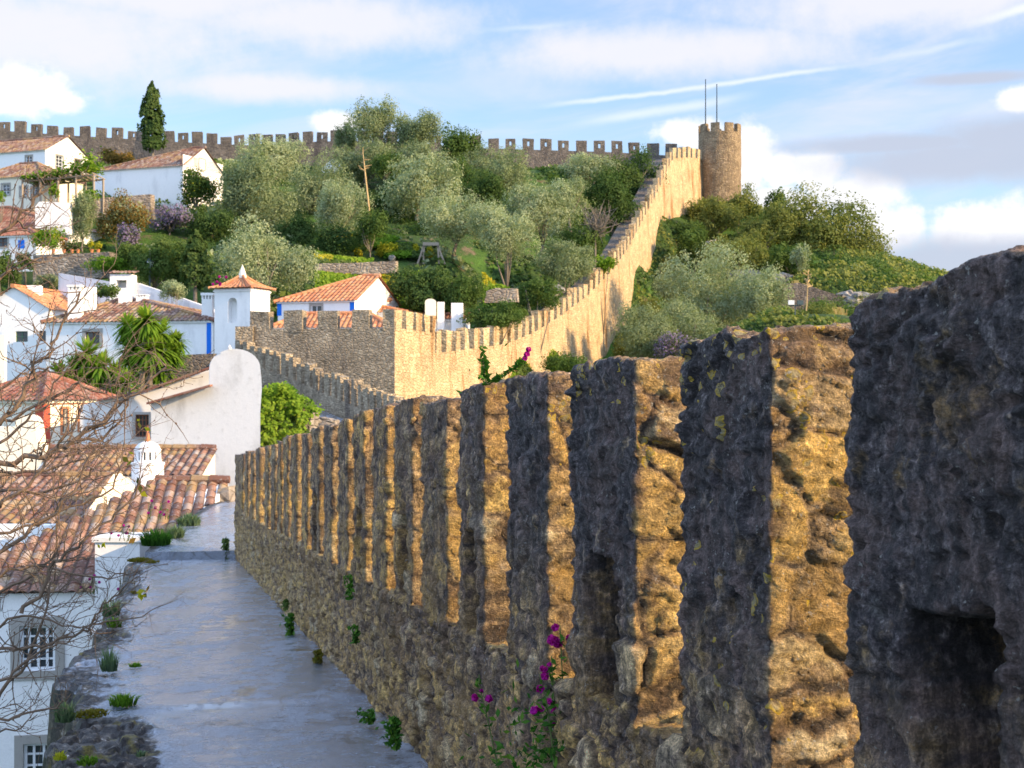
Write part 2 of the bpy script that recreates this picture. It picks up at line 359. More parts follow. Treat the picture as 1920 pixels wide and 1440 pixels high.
m_leaf('leaf_autumn', [(.06, .07, .02), (.12, .10, .03), (.2, .12, .035), (.26, .15, .04)])
m_leaf('leaf_maquis', [(.075, .10, .035), (.12, .145, .045), (.18, .195, .055), (.25, .25, .07)])
m_leaf('blossom_purple', [(.13, .10, .17), (.20, .15, .27), (.28, .22, .35), (.13, .13, .13)])
m_leaf('blossom_pink', [(.28, .008, .17), (.44, .015, .28), (.58, .035, .36), (.32, .015, .28)], .4)
m_leaf('dry_grass', [(.3, .22, .09), (.42, .3, .12), (.5, .38, .17), (.25, .22, .08)])
m_leaf('fern_green', [(.02, .06, .012), (.035, .10, .018), (.06, .15, .025), (.11, .2, .03)])
m_leaf('sage_green', [(.06, .10, .06), (.10, .15, .085), (.15, .2, .11), (.2, .25, .14)])
m_leaf('moss_gold', [(.10, .08, .012), (.17, .13, .02), (.13, .14, .03), (.07, .06, .02)])
def m_bark(name, a, b, sc=6.):
    t = mk(name); o = t.obj(); n = t.noise(t.vm('MULTIPLY', o, (1, 1, .3)).outputs[0], sc, 5, .65)
    t.pbsdf(t.mix(n, a, b), .9, t.bump(n, .6, .03), .2)
m_bark('bark_olive', (.10, .085, .065), (.26, .22, .18))
m_bark('bark_dead', (.36, .24, .10), (.52, .38, .2))
m_bark('bark_twig', (.05, .032, .026), (.27, .19, .13), 25.)
m_bark('stem_green', (.06, .1, .03), (.14, .16, .05), 40.)

def m_ground():
    t = mk('hill_ground'); o = t.obj()
    n1 = t.noise(o, .07, 5, .6); n2 = t.noise(o, .6, 5, .65); n3 = t.noise(o, 4, 4, .7)
    c = t.mix(t.sstep(n1, .4, .6), (.06, .12, .02), (.035, .06, .018))
    c = t.mix(t.sstep(n2, .55, .68), c, (.13, .10, .06))
    c = t.mix(1., c, t.ramp(n3, [(.25, .55), (.75, 1.4)]), 'MULTIPLY')
    t.pbsdf(c, .95, t.bump(n3, .8, .15), .1)
m_ground()
def m_walk():
    t = mk('wet_concrete'); o = t.obj(); ed = t.attr('edge').outputs['Fac']
    n1 = t.noise(o, .9, 5, .62, .4); n2 = t.noise(o, 6, 5, .7); n3 = t.noise(o, 55, 4, .75); n4 = t.noise(t.vm('MULTIPLY', o, (1.6, .55, 1)).outputs[0], 1.6, 5, .65)
    wet = t.sstep(t.m('ADD', n4, t.m('MULTIPLY', t.m('SUBTRACT', n2, .5), 1.)), .32, .62)
    c = t.mix(n1, (.15, .175, .22), (.27, .30, .36))
    c = t.mix(1., c, t.ramp(n3, [(.30, .45), (.5, 1.), (.70, 1.6)]), 'MULTIPLY')
    c = t.mix(t.m('MULTIPLY', t.sstep(n2, .52, .66), .6), c, (.11, .095, .088))
    c = t.mix(t.m('MULTIPLY', wet, .8), c, t.mix(n3, (.035, .048, .075), (.14, .17, .22)))
    sp = t.n('ShaderNodeSeparateXYZ', {0: o}); al = t.m('ADD', sp.outputs[1], t.m('MULTIPLY', t.m('SUBTRACT', t.noise(o, 1.3, 4), .5), .5))
    jn = t.m('ABSOLUTE', t.m('SUBTRACT', t.m('FRACT', t.m('DIVIDE', al, 2.9)), .5))
    crk = t.n('ShaderNodeTexVoronoi', {'Vector': t.vm('ADD', o, t.vm('MULTIPLY', t.n('ShaderNodeTexNoise', {'Vector': o, 'Scale': 3., 'Detail': 5}).outputs['Color'], (.5, .5, .5)).outputs[0]).outputs[0], 'Scale': .55}, feature='DISTANCE_TO_EDGE').outputs['Distance']
    jl = t.m('MAXIMUM', t.m('SUBTRACT', 1., t.sstep(jn, .0, .006)), t.m('MULTIPLY', t.m('SUBTRACT', 1., t.sstep(crk, .0, .012)), .8))
    c = t.mix(t.m('MULTIPLY', jl, t.sstep(n2, .35, .5)), c, (.03, .028, .025))
    c = t.mix(t.m('MULTIPLY', t.sstep(t.noise(o, 3.2, 6, .75), .58, .66), .7), c, (.06, .055, .055))
    st = t.ramp(t.noise(o, 9, 7, .75), [(.40, (.010, .009, .010)), (.53, (.035, .03, .028)), (.61, (.11, .085, .06)), (.69, (.44, .42, .40))])
    st = t.mix(t.m('MULTIPLY', t.sstep(t.noise(o, 2.6, 5, .7), .56, .64), .8), st, t.mix(n3, (.06, .05, .012), (.2, .16, .03)))
    st = t.mix(1., st, t.ramp(n3, [(.30, .5), (.5, 1.), (.70, 1.5)]), 'MULTIPLY')
    em = t.sstep(t.m('ADD', ed, t.m('MULTIPLY', t.m('SUBTRACT', n2, .5), 1.1)), .40, .60)
    c = t.mix(em, c, st)
    rough = t.m('SUBTRACT', .42, t.m('MULTIPLY', wet, .27))
    rough = t.m('ADD', rough, t.m('MULTIPLY', em, .22))
    pud = t.m('MULTIPLY', t.sstep(t.m('ADD', t.noise(t.vm('MULTIPLY', o, (1.5, .6, 1)).outputs[0], 1.1, 4, .6), t.m('MULTIPLY', t.m('SUBTRACT', n2, .5), .22)), .60, .65), wet)
    c = t.mix(t.m('MULTIPLY', pud, .75), c, (.03, .036, .045)); rough = t.m('MULTIPLY', rough, t.m('SUBTRACT', 1., t.m('MULTIPLY', pud, .8)))
    h = t.m('ADD', t.m('MULTIPLY', t.m('MULTIPLY', n3, t.m('SUBTRACT', 1., t.m('MULTIPLY', pud, .9))), t.m('SUBTRACT', 1.2, t.m('MULTIPLY', wet, .7))), t.m('MULTIPLY', n2, .7))
    pb = t.pbsdf(c, rough, t.bump(h, .7, .025), 1.)
    t.put(pb.inputs['Coat Weight'], t.m('MULTIPLY', t.m('MULTIPLY', wet, t.m('SUBTRACT', 1., em)), .8)); t.put(pb.inputs['Coat Roughness'], .16); t.put(pb.inputs['Coat Normal'], t.bump(h, .45, .02)); t.put(pb.inputs['Specular IOR Level'], t.m('SUBTRACT', 1., t.m('MULTIPLY', em, .8)))
m_walk()
def m_rock():
    t = mk('grey_rock'); o = t.obj(); n = t.noise(o, 1.5, 6, .7); n2 = t.noise(o, 6, 4, .7)
    c = t.mix(t.sstep(n, .35, .65), (.13, .12, .11), (.36, .33, .29)); c = t.mix(t.m('MULTIPLY', t.sstep(n2, .55, .7), .6), c, (.06, .055, .05))
    t.pbsdf(c, .95, t.bump(n, 1., .2), .1)
m_rock()

# ------------------------------------------------------------------ terrain
GP = [(-14, 2, -8), (-14, 25, -8), (-30, 20, -8), (-10, 45, -6.5), (-30, 45, -6), (-25, 70, -4), (-8, 75, -6), (-50, 75, -2), (-22, 92, -3.8), (-40, 95, -3), (-28, 84, -4),
      (0, 5, -12), (6, 30, -12), (6, 70, -9), (15, 60, -12), (40, 40, -14), (60, 90, -10), (-60, -20, -9), (50, -20, -14)]
for px, py, d in [(250, 600, 105), (120, 500, 117), (260, 388, 140), (60, 340, 152), (120, 315, 185), (420, 315, 190), (600, 315, 190), (900, 330, 185), (1150, 330, 190),
                  (700, 482, 125), (950, 535, 118), (830, 585, 106), (860, 492, 126), (420, 470, 128), (560, 520, 115), (700, 405, 148), (560, 390, 150), (700, 335, 172), (1080, 345, 172),
                  (1050, 522, 138), (1140, 430, 156), (1200, 360, 172), (1160, 690, 139), (1060, 705, 118), (960, 720, 100), (860, 740, 90), (1000, 700, 108), (780, 760, 78), (1110, 690, 128), (1080, 690, 122), (1130, 700, 132), (1200, 720, 138),
                  (1350, 385, 193), (1310, 425, 183), (1280, 480, 172), (1240, 550, 158), (1190, 640, 140), (1440, 400, 190), (1520, 425, 190), (1600, 470, 188), (1700, 515, 184), (1800, 540, 180),
                  (1400, 610, 128), (1550, 605, 128), (1480, 540, 150), (1600, 580, 145), (1250, 700, 112), (1500, 690, 105), (1750, 680, 110), (1400, 480, 170)]:
    q = P(px, py, d); GP.append((q[0], q[1], q[2]-CZ))
CW = [(812, 622, 88), (880, 617, 96), (950, 610, 104), (1000, 592, 112), (1050, 563, 121), (1100, 528, 131), (1150, 480, 142), (1180, 437, 152), (1205, 390, 161), (1232, 340, 171), (1256, 288, 180), (1262, 277, 182), (1290, 276, 188), (1321, 280, 195)]
for i_, (px, py, d) in enumerate(CW[:10]):
    q = P(px, py, d)-np.array([0, 0, CZ]); GP.append((q[0]+4.5, q[1]-1.2, q[2]-14.5+.3*i_)); GP.append((q[0]-4.5, q[1]+1.2, q[2]-3.8-(3 if i_ < 2 else 0)))
for x in (-120, -60, 0, 60, 130): GP.append((x, 270, 5 if x < 40 else -12))
for x, y, z in [(-120, 120, 6), (-120, 200, 24), (120, 120, -14), (120, 200, -8), (-70, 160, 21), (-80, 205, 28)]: GP.append((x, y, z))
GP = np.array(GP, float)
def _tps():
    n = len(GP); X = GP[:, :2]/100
    r2 = ((X[:, None]-X[None])**2).sum(-1); K = np.where(r2 > 0, .5*r2*np.log(r2+1e-12), 0)+np.eye(n)*2e-4
    A = np.zeros((n+3, n+3)); A[:n, :n] = K; A[:n, n] = 1; A[:n, n+1:] = X; A[n, :n] = 1; A[n+1:, :n] = X.T
    return np.linalg.solve(A, np.concatenate([GP[:, 2], np.zeros(3)])), X
_w, _X = _tps()
def ground(x, y):
    x = np.atleast_1d(np.asarray(x, float)); y = np.atleast_1d(np.asarray(y, float)); q = np.stack([x, y], 1)/100
    r2 = ((q[:, None]-_X[None])**2).sum(-1); K = np.where(r2 > 0, .5*r2*np.log(r2+1e-12), 0); n = len(_X)
    z = np.clip(K@_w[:n]+_w[n]+q@_w[n+1:], -15, 34)
    k = np.maximum(ss(np.abs(x), 95, 160), np.maximum(ss(y, 235, 330), ss(-y, 10, 60)))
    # deep behind the town wall the ground stays below the wall foot
    z = z*(1-k)+(-13)*k
    return z+CZ
def gz(x, y): return float(ground(x, y)[0])
def build_terrain():
    xs = np.concatenate([[-2500, -1200, -600, -300, -200], np.arange(-150, 151, 2.5), [200, 300, 600, 1200, 2500]])
    ys = np.concatenate([[-1500, -600, -200, -100], np.arange(-60, 331, 2.5), [400, 600, 1000, 1800, 3500]])
    X, Y = np.meshgrid(xs, ys); x = X.ravel(); y = Y.ravel()
    z = ground(x, y)+ (fbm(np.stack([x, y, 0*x], 1)*.12, 4)-.5)*1.6*(1-ss(np.abs(x), 140, 200))
    nx = len(xs); i = np.arange((len(ys)-1)*(nx-1)); r = i//(nx-1); c = i % (nx-1); a = r*nx+c
    struct(mesh_np('hill_ground', np.stack([x, y, z], 1), np.stack([a, a+1, a+nx+1, a+nx], 1), M['hill_ground'], smooth=True, origin=(0, 0, 0)))
build_terrain()

# ------------------------------------------------------------------ near parapet
SL = .2587; DZ = .0544; LEN = math.sqrt(1+SL*SL); OUT = np.array([1/LEN, SL/LEN, 0]); ALO = np.array([-SL/LEN, 1/LEN, 0])
TH = .42
def wpt(d): # wall foot (inner face) at depth d
    d = np.asarray(d, float); dip = -.012*np.maximum(d-11, 0)
    return np.stack([1.497-SL*d, d, CZ-1.6-DZ*d+dip*.0], -1)
def loc2w(a, o, h): return wpt(a)+np.asarray(o)[..., None]*OUT+np.asarray(h)[..., None]*np.array([0, 0, 1.])
def stones(L, cell, seed, fill=.5, amp=.03):
    q = L/np.array(cell); w = np.stack([fbm(L*4+s*9, 3, seed+s) for s in range(3)], 1)-.5
    q = q+w*1.0
    f1, f2, rid = vor(q, seed); of = VOFF[0]*np.array(cell)
    tilt = lambda rd, k: np.stack([_h((rd*99991).astype(np.int64), 0*rd.astype(np.int64)+k_, 0*rd.astype(np.int64), seed+k+k_) for k_ in range(3)], 1)-.5
    cov = ss(fbm(L*2.2+5, 3, seed+30), .42, .62)*fill        # mortar smeared over the stones
    m = ss(f2-f1, .03, .17)*(1-cov)
    d = amp*m*(.25+1.*rid)+.012*(fbm(L*2.2, 2, seed+11)-.5)+m*(tilt(rid, 0)*of).sum(1)*.16
    r = 1-np.abs(2*fbm(L*np.array([17, 17, 8]), 5, seed+13)-1); d = d+.008*(r-.75)
    for sc, am in (((9, 9, 15), .26), ((26, 26, 36), .42), ((14, 14, 34), .26)):      # chipped facets
        L3 = L*np.array(sc)+.5*(np.stack([fbm(L*sc[0]*.6+k_*5, 2, seed+70+k_) for k_ in range(3)], 1)-.5)
        e = vor(L3, seed+60); o3 = VOFF[0]/np.array(sc); d = d+am*(tilt(e[2], 9)*o3).sum(1)+.0045*(e[2]-.5)
    d = d+.006*(fbm(L*60, 3, seed+14)-.5); d = d-amp*.55
    return d, m, rid
def surf(name, grids, half, rad, to_local, attrsf, parent, disp_seed, cell, slit=None, fill=.5): pass

def merlon(par, dn, df, h0, h1, step, slit, seed, lich=.3, dark=.8, cell=(.27, .27, .17)):
    hx, hy, hz = (df-dn)*LEN/2, TH/2, (h1-h0)/2; half = np.array([hx, hy, hz]); rad = .014
    n = [max(4, int(round(2*v/step))) for v in half]
    Vs = []; Fs = []; base = 0
    for ax in range(3):
        for sg in (-1, 1):
            if ax == 2 and sg < 0: continue
            u, v = [k for k in range(3) if k != ax]
            gu = np.linspace(-half[u], half[u], n[u]+1); gv = np.linspace(-half[v], half[v], n[v]+1)
            if ax == 1 and sg > 0: gu = np.linspace(-half[u], half[u], 8); gv = np.linspace(-half[v], half[v], 12)
            U, Vv = np.meshgrid(gu, gv, indexing='ij'); p = np.zeros((U.size, 3)); p[:, u] = U.ravel(); p[:, v] = Vv.ravel(); p[:, ax] = sg*half[ax]
            nv = len(gv); i = np.arange((len(gu)-1)*(nv-1)); r = i//(nv-1); c = i % (nv-1); a = r*nv+c
            f = np.stack([a, a+nv, a+nv+1, a+1], 1)
            cr = np.cross(np.eye(3)[u], np.eye(3)[v])[ax]
            if cr*sg < 0: f = f[:, ::-1]
            Vs.append(p); Fs.append(f+base); base += len(p)
    p = np.vstack(Vs); f = np.vstack(Fs)
    key = np.round(p*1e5).astype(np.int64); _, idx, inv = np.unique(key, axis=0, return_index=True, return_inverse=True)
    p = p[idx]; f = inv.reshape(-1)[f]
    rr = np.minimum(rad, half*.9); q = np.clip(p, -half+rr, half-rr); dv = p-q; ln = np.linalg.norm(dv, axis=1)[:, None]; nr = dv/np.maximum(ln, 1e-9)
    pp = q+nr*rad
    L = pp+np.array([(dn+df)/2*LEN, hy, (h0+h1)/2])
    d, m, rid = stones(L, cell, 3, .6, .017)
    L2 = L+nr*d[:, None]
    # irregular silhouette: blocks of the outline pushed in and out
    L2[:, 0] += .012*(fbm(np.stack([L[:, 2]*3.0+seed, L[:, 1]*2, L[:, 1]*0+seed*3.1], 1), 3)-.5)*2
    L2[:, 2] += (.035*(fbm(np.stack([L[:, 0]*4.2, L[:, 1]*4, L[:, 0]*0+seed], 1), 4)-.5)*2)*ss(L[:, 2], h1-.3, h1)
    inner = np.clip(-nr[:, 1], 0, 1); top = np.clip(nr[:, 2], 0, 1)
    if slit:
        s0, s1, z0, z1 = slit; a = L[:, 0]/LEN; wv = .035*(fbm(L*7, 3, 77)-.5)*2; wz = .06*(fbm(L*5+3, 3, 78)-.5)*2
        mk_ = ss(a+wv, s0-.015, s0+.02)*(1-ss(a+wv, s1-.02, s1+.015))*ss(L[:, 2]+wz, z0-.015, z0+.03)*(1-ss(L[:, 2]+wz, z1-.03, z1+.015))*(inner > .9)
        L2[:, 1] += mk_*.34; L2[:, 0] += mk_*(.03)
    wv = wpt(L2[:, 0]/LEN)+L2[:, 1:2]*OUT+np.stack([0*L2[:, 2], 0*L2[:, 2], L2[:, 2]], 1)
    shade_lichen = inner*np.minimum(1, dark*(.6+.5*ss(L[:, 2], .75, 1.5)))+(1-inner)*(.06+.3*ss(L[:, 2], h1-.6, h1-.1))+top*.3  # shade painted into walkway-side faces along with black lichen; ends stay sunlit gold
    lic = lich*np.clip((1-inner)*ss(L[:, 2], h1-.55, h1-.05)+.35*ss(L[:, 2], h1-.2, h1)+.12, 0, 1)
    return mesh_np('merlon', wv, f, M['near_stone'], par, {'stone': rid, 'mort': m, 'shade_lichen': shade_lichen, 'lich': lic}, smooth=False)

near = empty('parapet_wall', wpt(3.5)+np.array([.2, 0, 0]))
tag(near, 'rough rubble stone parapet with merlons running along the wet walkway in the foreground', 'parapet')
def base_wall():
    ds = [1.2]
    while ds[-1] < 23.4: ds.append(ds[-1]*1.0+max(.009, .0023*ds[-1]))
    ds = np.array(ds); hs = np.concatenate([np.linspace(-.25, .79, 74)])
    prof = [(0., h, -1, 0) for h in hs]+[(o, .8, -.0, 1) for o in np.linspace(.012, TH-.01, 20)]+[(TH, h, 1, 0) for h in np.linspace(.78, -9, 12)]
    prof = np.array(prof); n = len(prof)
    A = np.repeat(ds, n); O = np.tile(prof[:, 0], len(ds)); H = np.tile(prof[:, 1], len(ds)); no = np.tile(prof[:, 2], len(ds)); nh = np.tile(prof[:, 3], len(ds))
    L = np.stack([A*LEN, O, H], 1); d, m, rid = stones(L, (.17, .17, .105), 40, .25, .036)
    far = np.where(no > 0, 0, 1)
    O2 = O+no*d*far; H2 = H+nh*d*.8+.05*nh*(fbm(np.stack([A*1.3, O, 0*A], 1), 3)-.5)
    H2 = H2-.02*(H < -.1)
    w = loc2w(A, O2, H2)
    i = np.arange((len(ds)-1)*(n-1)); r = i//(n-1); c = i % (n-1); a = r*n+c
    inner = (no < 0)
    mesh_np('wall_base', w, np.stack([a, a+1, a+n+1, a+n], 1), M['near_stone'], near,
            {'stone': rid, 'mort': m, 'shade_lichen': np.where(inner, .4*ss(H, .35, .85)+.33, .25)*(1-.4*ss(A, 6, 16)), 'lich': np.where(nh > 0, .55, .06)}, smooth=True)  # inner face darkened for its shade, easing off with distance
base_wall()
MER = [(1.75, 3.02), (3.41, 3.97), (4.34, 4.99), (5.29, 5.87), (6.29, 6.77), (7.07, 7.68), (7.98, 8.53), (8.83, 9.35), (9.69, 10.18), (10.52, 11.0), (11.4, 11.9), (12.26, 12.75), (13.15, 13.6),
       (14.05, 14.5), (14.88, 15.3), (15.62, 16.0), (16.4, 16.8), (17.26, 17.7), (18.6, 19.1), (19.7, 20.1), (20.75, 21.2), (21.7, 23.4)]
for k, (a, b) in enumerate(MER):
    mid = (a+b)/2; h1 = 1.935 if mid < 10 else 1.935-.25*min(1, (mid-10)/13)
    h1 += [.02, .0, -.015, .0, .01, -.02, .015][k % 7]
    sl_ = None
    if k == 0: sl_ = (2.50, 2.79, .5, 1.30)
    elif k in (2, 4, 6, 8, 11): w_ = (b-a); sl_ = (a+.3*w_, a+.74*w_, .80, 1.27)
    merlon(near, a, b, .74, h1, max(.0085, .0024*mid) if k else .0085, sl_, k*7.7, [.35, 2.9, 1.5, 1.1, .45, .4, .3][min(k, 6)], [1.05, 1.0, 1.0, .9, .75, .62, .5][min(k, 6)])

# ------------------------------------------------------------------ walkway
RE = [(1.497-SL*d, d, -1.6-DZ*d) for d in (.5, 4, 8, 12, 16, 20, 23.4)]
def walk():
    ds = [.6]
    while ds[-1] < 23.6: ds.append(ds[-1]+max(.02, .0045*ds[-1]))
    ds = np.array(ds); qs = np.concatenate([np.linspace(-.05, 1.45, 60), np.linspace(1.46, 2.0, 48)])
    A, Q = np.meshgrid(ds, qs, indexing='ij'); a = A.ravel(); q = Q.ravel()
    wv = 1.0+(.11*(fbm(np.stack([a*1.6, 0*a, 0*a], 1), 4)-.5)*2-.17*ss(a, 10, 22))*ss(q, .9, 2)
    edge = ss(q, 1.30, 1.95)*(.75+.5*(fbm(np.stack([a*.9, q*.8, 0*a+4], 1), 3)-.5)*2)+.9*ss(q, 1.2, 1.6)*(1-ss(np.abs(a-8.4), .5, 1.3))
    pos = np.stack([a, q, 0*a], 1)
    f1, f2, rid = vor(pos*np.array([6.5, 8.5, 1])+.35*np.stack([fbm(pos*5, 3, 7+q_) for q_ in range(3)], 1), 9)
    dz = .012*(fbm(pos*2.2, 4)-.5)+.004*(fbm(pos*18, 3)-.5)+np.clip(edge, 0, 1)*(.04*ss(f2-f1, .03, .3)*(.2+rid)-.03+.05*(fbm(pos*12, 5)-.5)+.03*(fbm(pos*40, 3)-.5))
    dz += .018*ss(a, 9.58, 9.63)-.018*ss(a, 9.9, 13)   # slab joint
    w = wpt(a)-(q*wv)[:, None]*OUT; w[:, 2] += dz-.05*ss(q, 1.96, 2.0)
    n = len(qs); i = np.arange((len(ds)-1)*(n-1)); r = i//(n-1); c = i % (n-1); b = r*n+c
    V = [w]; Fq = [np.stack([b, b+1, b+n+1, b+n], 1)]; E = [np.clip(edge, 0, 1)]
    # outer face of the town wall under the walkway's left edge
    el = w.reshape(len(ds), n, 3)[:, -1]; lo = el.copy(); st = [el]
    for k, z in enumerate((-.15, -.6, -1.5, -4, -9)):
        t = el.copy(); t[:, 2] += z; t[:, :2] += (OUT*(-.02-.03*k))[:2]; st.append(t)
    S = np.stack(st, 1).reshape(-1, 3); m = 6
    i = np.arange((len(ds)-1)*(m-1)); r = i//(m-1); c = i % (m-1); b = r*m+c+len(w)
    V.append(S); Fq.append(np.stack([b, b+1, b+m+1, b+m], 1)); E.append(np.full(len(S), 1.))
    struct(mesh_np('walkway', np.vstack(V), np.vstack(Fq), M['wet_concrete'], attrs={'edge': np.concatenate(E)}, smooth=True, origin=wpt(2.)))
walk()
# the walkway beyond the step: along the bend, then up beside the second parapet
PATH2 = [(-4.55, 23.4, -2.74), (-5.0, 27, -2.72), (-5.35, 32, -2.72), (-5.3, 40, -2.75), (-4.9, 50, -2.75), (-4.45, 61, -2.72), (-6.0, 65, -2.3), (-15.9, 81, .45)]
def walk2():
    pts = np.array(PATH2); t = np.gradient(pts, axis=0); t[:, 2] = 0; t /= np.linalg.norm(t, axis=1)[:, None]
    nl = np.stack([-t[:, 1], t[:, 0], 0*t[:, 0]], 1)
    s = np.linspace(0, len(pts)-1, 120); I = lambda a: np.stack([np.interp(s, np.arange(len(pts)), a[:, k]) for k in range(3)], 1)
    c = I(pts); l = I(nl); qs = np.linspace(-.1, 1.45, 14); V = []; E = []
    for q in qs:
        w = c+l*q; w[:, 2] += CZ+.03*(fbm(w*1.5, 3)-.5); V.append(w); E.append(np.full(len(w), float(ss(np.array([q]), 1.0, 1.5)[0])*.8))
    w = c+l*1.5; w[:, 2] += CZ-10; V.append(w); E.append(np.ones(len(w)))
    V = np.stack(V, 1); n = V.shape[1]; i = np.arange((len(s)-1)*(n-1)); r = i//(n-1); cc = i % (n-1); b = r*n+cc
    V = V.reshape(-1, 3); f = [np.stack([b, b+1, b+n+1, b+n], 1)]
    # riser of the step facing the camera
    r0 = np.stack([V[:n-1], V[:n-1]-np.array([0, 0, .6])], 1).reshape(-1, 3); k = np.arange(n-2)*2+len(V)
    f.append(np.stack([k, k+1, k+3, k+2], 1))
    ed = np.concatenate([np.stack(E, 1).ravel(), np.full(len(r0), .1)])
    struct(mesh_np('path', np.vstack([V, r0]), np.vstack(f), M['wet_concrete'], attrs={'edge': ed}, smooth=False))
walk2()

# ------------------------------------------------------------------ crenellated walls
def crenel(name, label, pts, thick, mat, pitch, mw, mh, zbot, slits=False, cat='castle wall', inner=0., mdep=.5, seed=1, skip=0., label_m=None, group=None):
    """pts: (x, y, z of merlon tops); outer face on the right hand side of travel; zbot: depth of the wall below the top."""
    pts = np.array(pts, float); seg = np.linalg.norm(np.diff(pts[:, :2], axis=0), axis=1); s = np.concatenate([[0], np.cumsum(seg)]); Ltot = s[-1]
    at = lambda q: np.array([np.interp(q, s, pts[:, k]) for k in range(3)])
    root = empty(name, pts[len(pts)//2]-np.array([0, 0, mh+1])); tag(root, label, cat, group)
    rr = np.random.default_rng(seed)
    def frame(q):
        a, b = at(max(0, q-.6)), at(min(Ltot, q+.6)); t = b-a; h = math.hypot(t[0], t[1]); return t/h, np.array([t[1], -t[0], 0])/h
    ns = max(2, int(Ltot/1.5)); qs = np.linspace(0, Ltot, ns+1); rows = []
    for q in qs:
        c = at(q); t, o = frame(q); top = c-np.array([0, 0, mh]); zb = zbot(q/Ltot) if callable(zbot) else zbot
        nz = 9; col = []
        for k in range(nz):
            f = k/(nz-1); col.append(top*1+np.array([0, 0, -1.])*(zb-mh)*f+o*(f*.5+.12*(rr.random()-.5)*(0 < k)))
        inn = top-o*thick; col = [inn-np.array([0, 0, zb*.9]), inn]+col; rows.append(col)
    n = len(rows[0]); V = np.array(rows).reshape(-1, 3); fs = [(i*n+j, (i+1)*n+j, (i+1)*n+j+1, i*n+j+1) for i in range(ns) for j in range(n-1)]
    fs += [tuple(range(n))[::-1], tuple(range(ns*n, ns*n+n))]
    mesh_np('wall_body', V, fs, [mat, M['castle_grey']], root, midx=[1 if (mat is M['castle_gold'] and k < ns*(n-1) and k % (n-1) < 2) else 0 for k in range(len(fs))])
    q = pitch*.25+skip
    while q+mw < Ltot+.05:
        t0, o = frame(q+mw/2); a = at(q); b = at(min(q+mw*(1+.12*(rr.random()-.5)), Ltot)); j = lambda: .05*rr.standard_normal(3)*min(1, mw)
        z0 = np.array([0, 0, -mh-.35]); dz = np.array([0, 0, .08*rr.standard_normal()*mh])
        zt = np.array([0, 0, 1.])*max(a[2], b[2]) if False else None
        mb = MB(); zlev = (a[2]+b[2])/2
        a2, b2 = a.copy(), b.copy(); a2[2] = zlev*.7+a[2]*.3; b2[2] = zlev*.7+b[2]*.3
        lo = [a+z0+o*.03, b+z0+o*.03, b+z0-o*mdep, a+z0-o*mdep]; hi = [a2+dz+o*.03+j(), b2+dz+o*.03+j(), b2+dz-o*mdep+j(), a2+dz-o*mdep+j()]
        if slits and rr.random() < .45:
            # merlon pierced by a loophole: two cheeks, a foot and a head
            u0, u1, v0, v1 = .40, .60, .45, .80
            def mixp(u, v, back):
                A, B = (lo[3], hi[3]) if back else (lo[0], hi[0]); A2, B2 = (lo[2], hi[2]) if back else (lo[1], hi[1])
                return (A*(1-v)+B*v)*(1-u)+(A2*(1-v)+B2*v)*u
            def cell(ua, ub, va, vb):
                mb.hexa([mixp(ua, va, 0), mixp(ub, va, 0), mixp(ub, va, 1), mixp(ua, va, 1)], [mixp(ua, vb, 0), mixp(ub, vb, 0), mixp(ub, vb, 1), mixp(ua, vb, 1)])
            cell(0, u0, 0, 1); cell(u1, 1, 0, 1); cell(u0, u1, 0, v0); cell(u0, u1, v1, 1)
        else:
            mb.hexa(lo, hi)
        mb.build('merlon', mat, root)
        q += pitch*(1+.06*(rr.random()-.5))
    return root
def PT(l): return [P(*p) for p in l]
# ridge curtain wall, seen from inside the town (three runs)
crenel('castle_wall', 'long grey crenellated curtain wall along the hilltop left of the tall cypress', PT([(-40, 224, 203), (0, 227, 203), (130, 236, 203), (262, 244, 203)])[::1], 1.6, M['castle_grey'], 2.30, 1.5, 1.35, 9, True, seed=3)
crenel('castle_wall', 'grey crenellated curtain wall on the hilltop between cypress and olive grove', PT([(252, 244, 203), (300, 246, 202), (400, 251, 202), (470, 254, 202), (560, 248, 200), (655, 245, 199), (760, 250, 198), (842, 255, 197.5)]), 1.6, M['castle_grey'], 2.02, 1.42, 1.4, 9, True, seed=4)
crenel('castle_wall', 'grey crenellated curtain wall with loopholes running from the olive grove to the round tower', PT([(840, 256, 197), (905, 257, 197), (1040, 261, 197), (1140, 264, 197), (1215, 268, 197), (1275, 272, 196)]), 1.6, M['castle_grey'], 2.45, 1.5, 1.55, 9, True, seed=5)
# sunlit curtain wall climbing from the square tower to the round tower
CW = [(812, 622, 88), (880, 617, 96), (950, 610, 104), (1000, 592, 112), (1050, 563, 121), (1100, 528, 131), (1150, 480, 142), (1180, 437, 152), (1205, 390, 161), (1232, 340, 171), (1256, 288, 180), (1262, 277, 182), (1290, 276, 188), (1321, 280, 195)]
crenel('town_wall', 'golden sunlit crenellated wall climbing the hill to the round tower', PT(CW), 2.5, M['castle_gold'], 2.15, 1.2, 1.35, lambda f: 16-2*abs(f-.5), False, cat='town wall', seed=6, mdep=.55)
# second parapet beyond the bend
crenel('parapet_wall', 'brown stepped parapet with close merlons below the square gate tower', PT([(452, 637, 81), (520, 657, 77.5), (600, 688, 73.5), (690, 722, 67.5), (772, 753, 62)])[::-1], .45, M['bastion_stone'], .93, .56, 1.12, 2.2, False, cat='parapet', seed=8, mdep=.42)

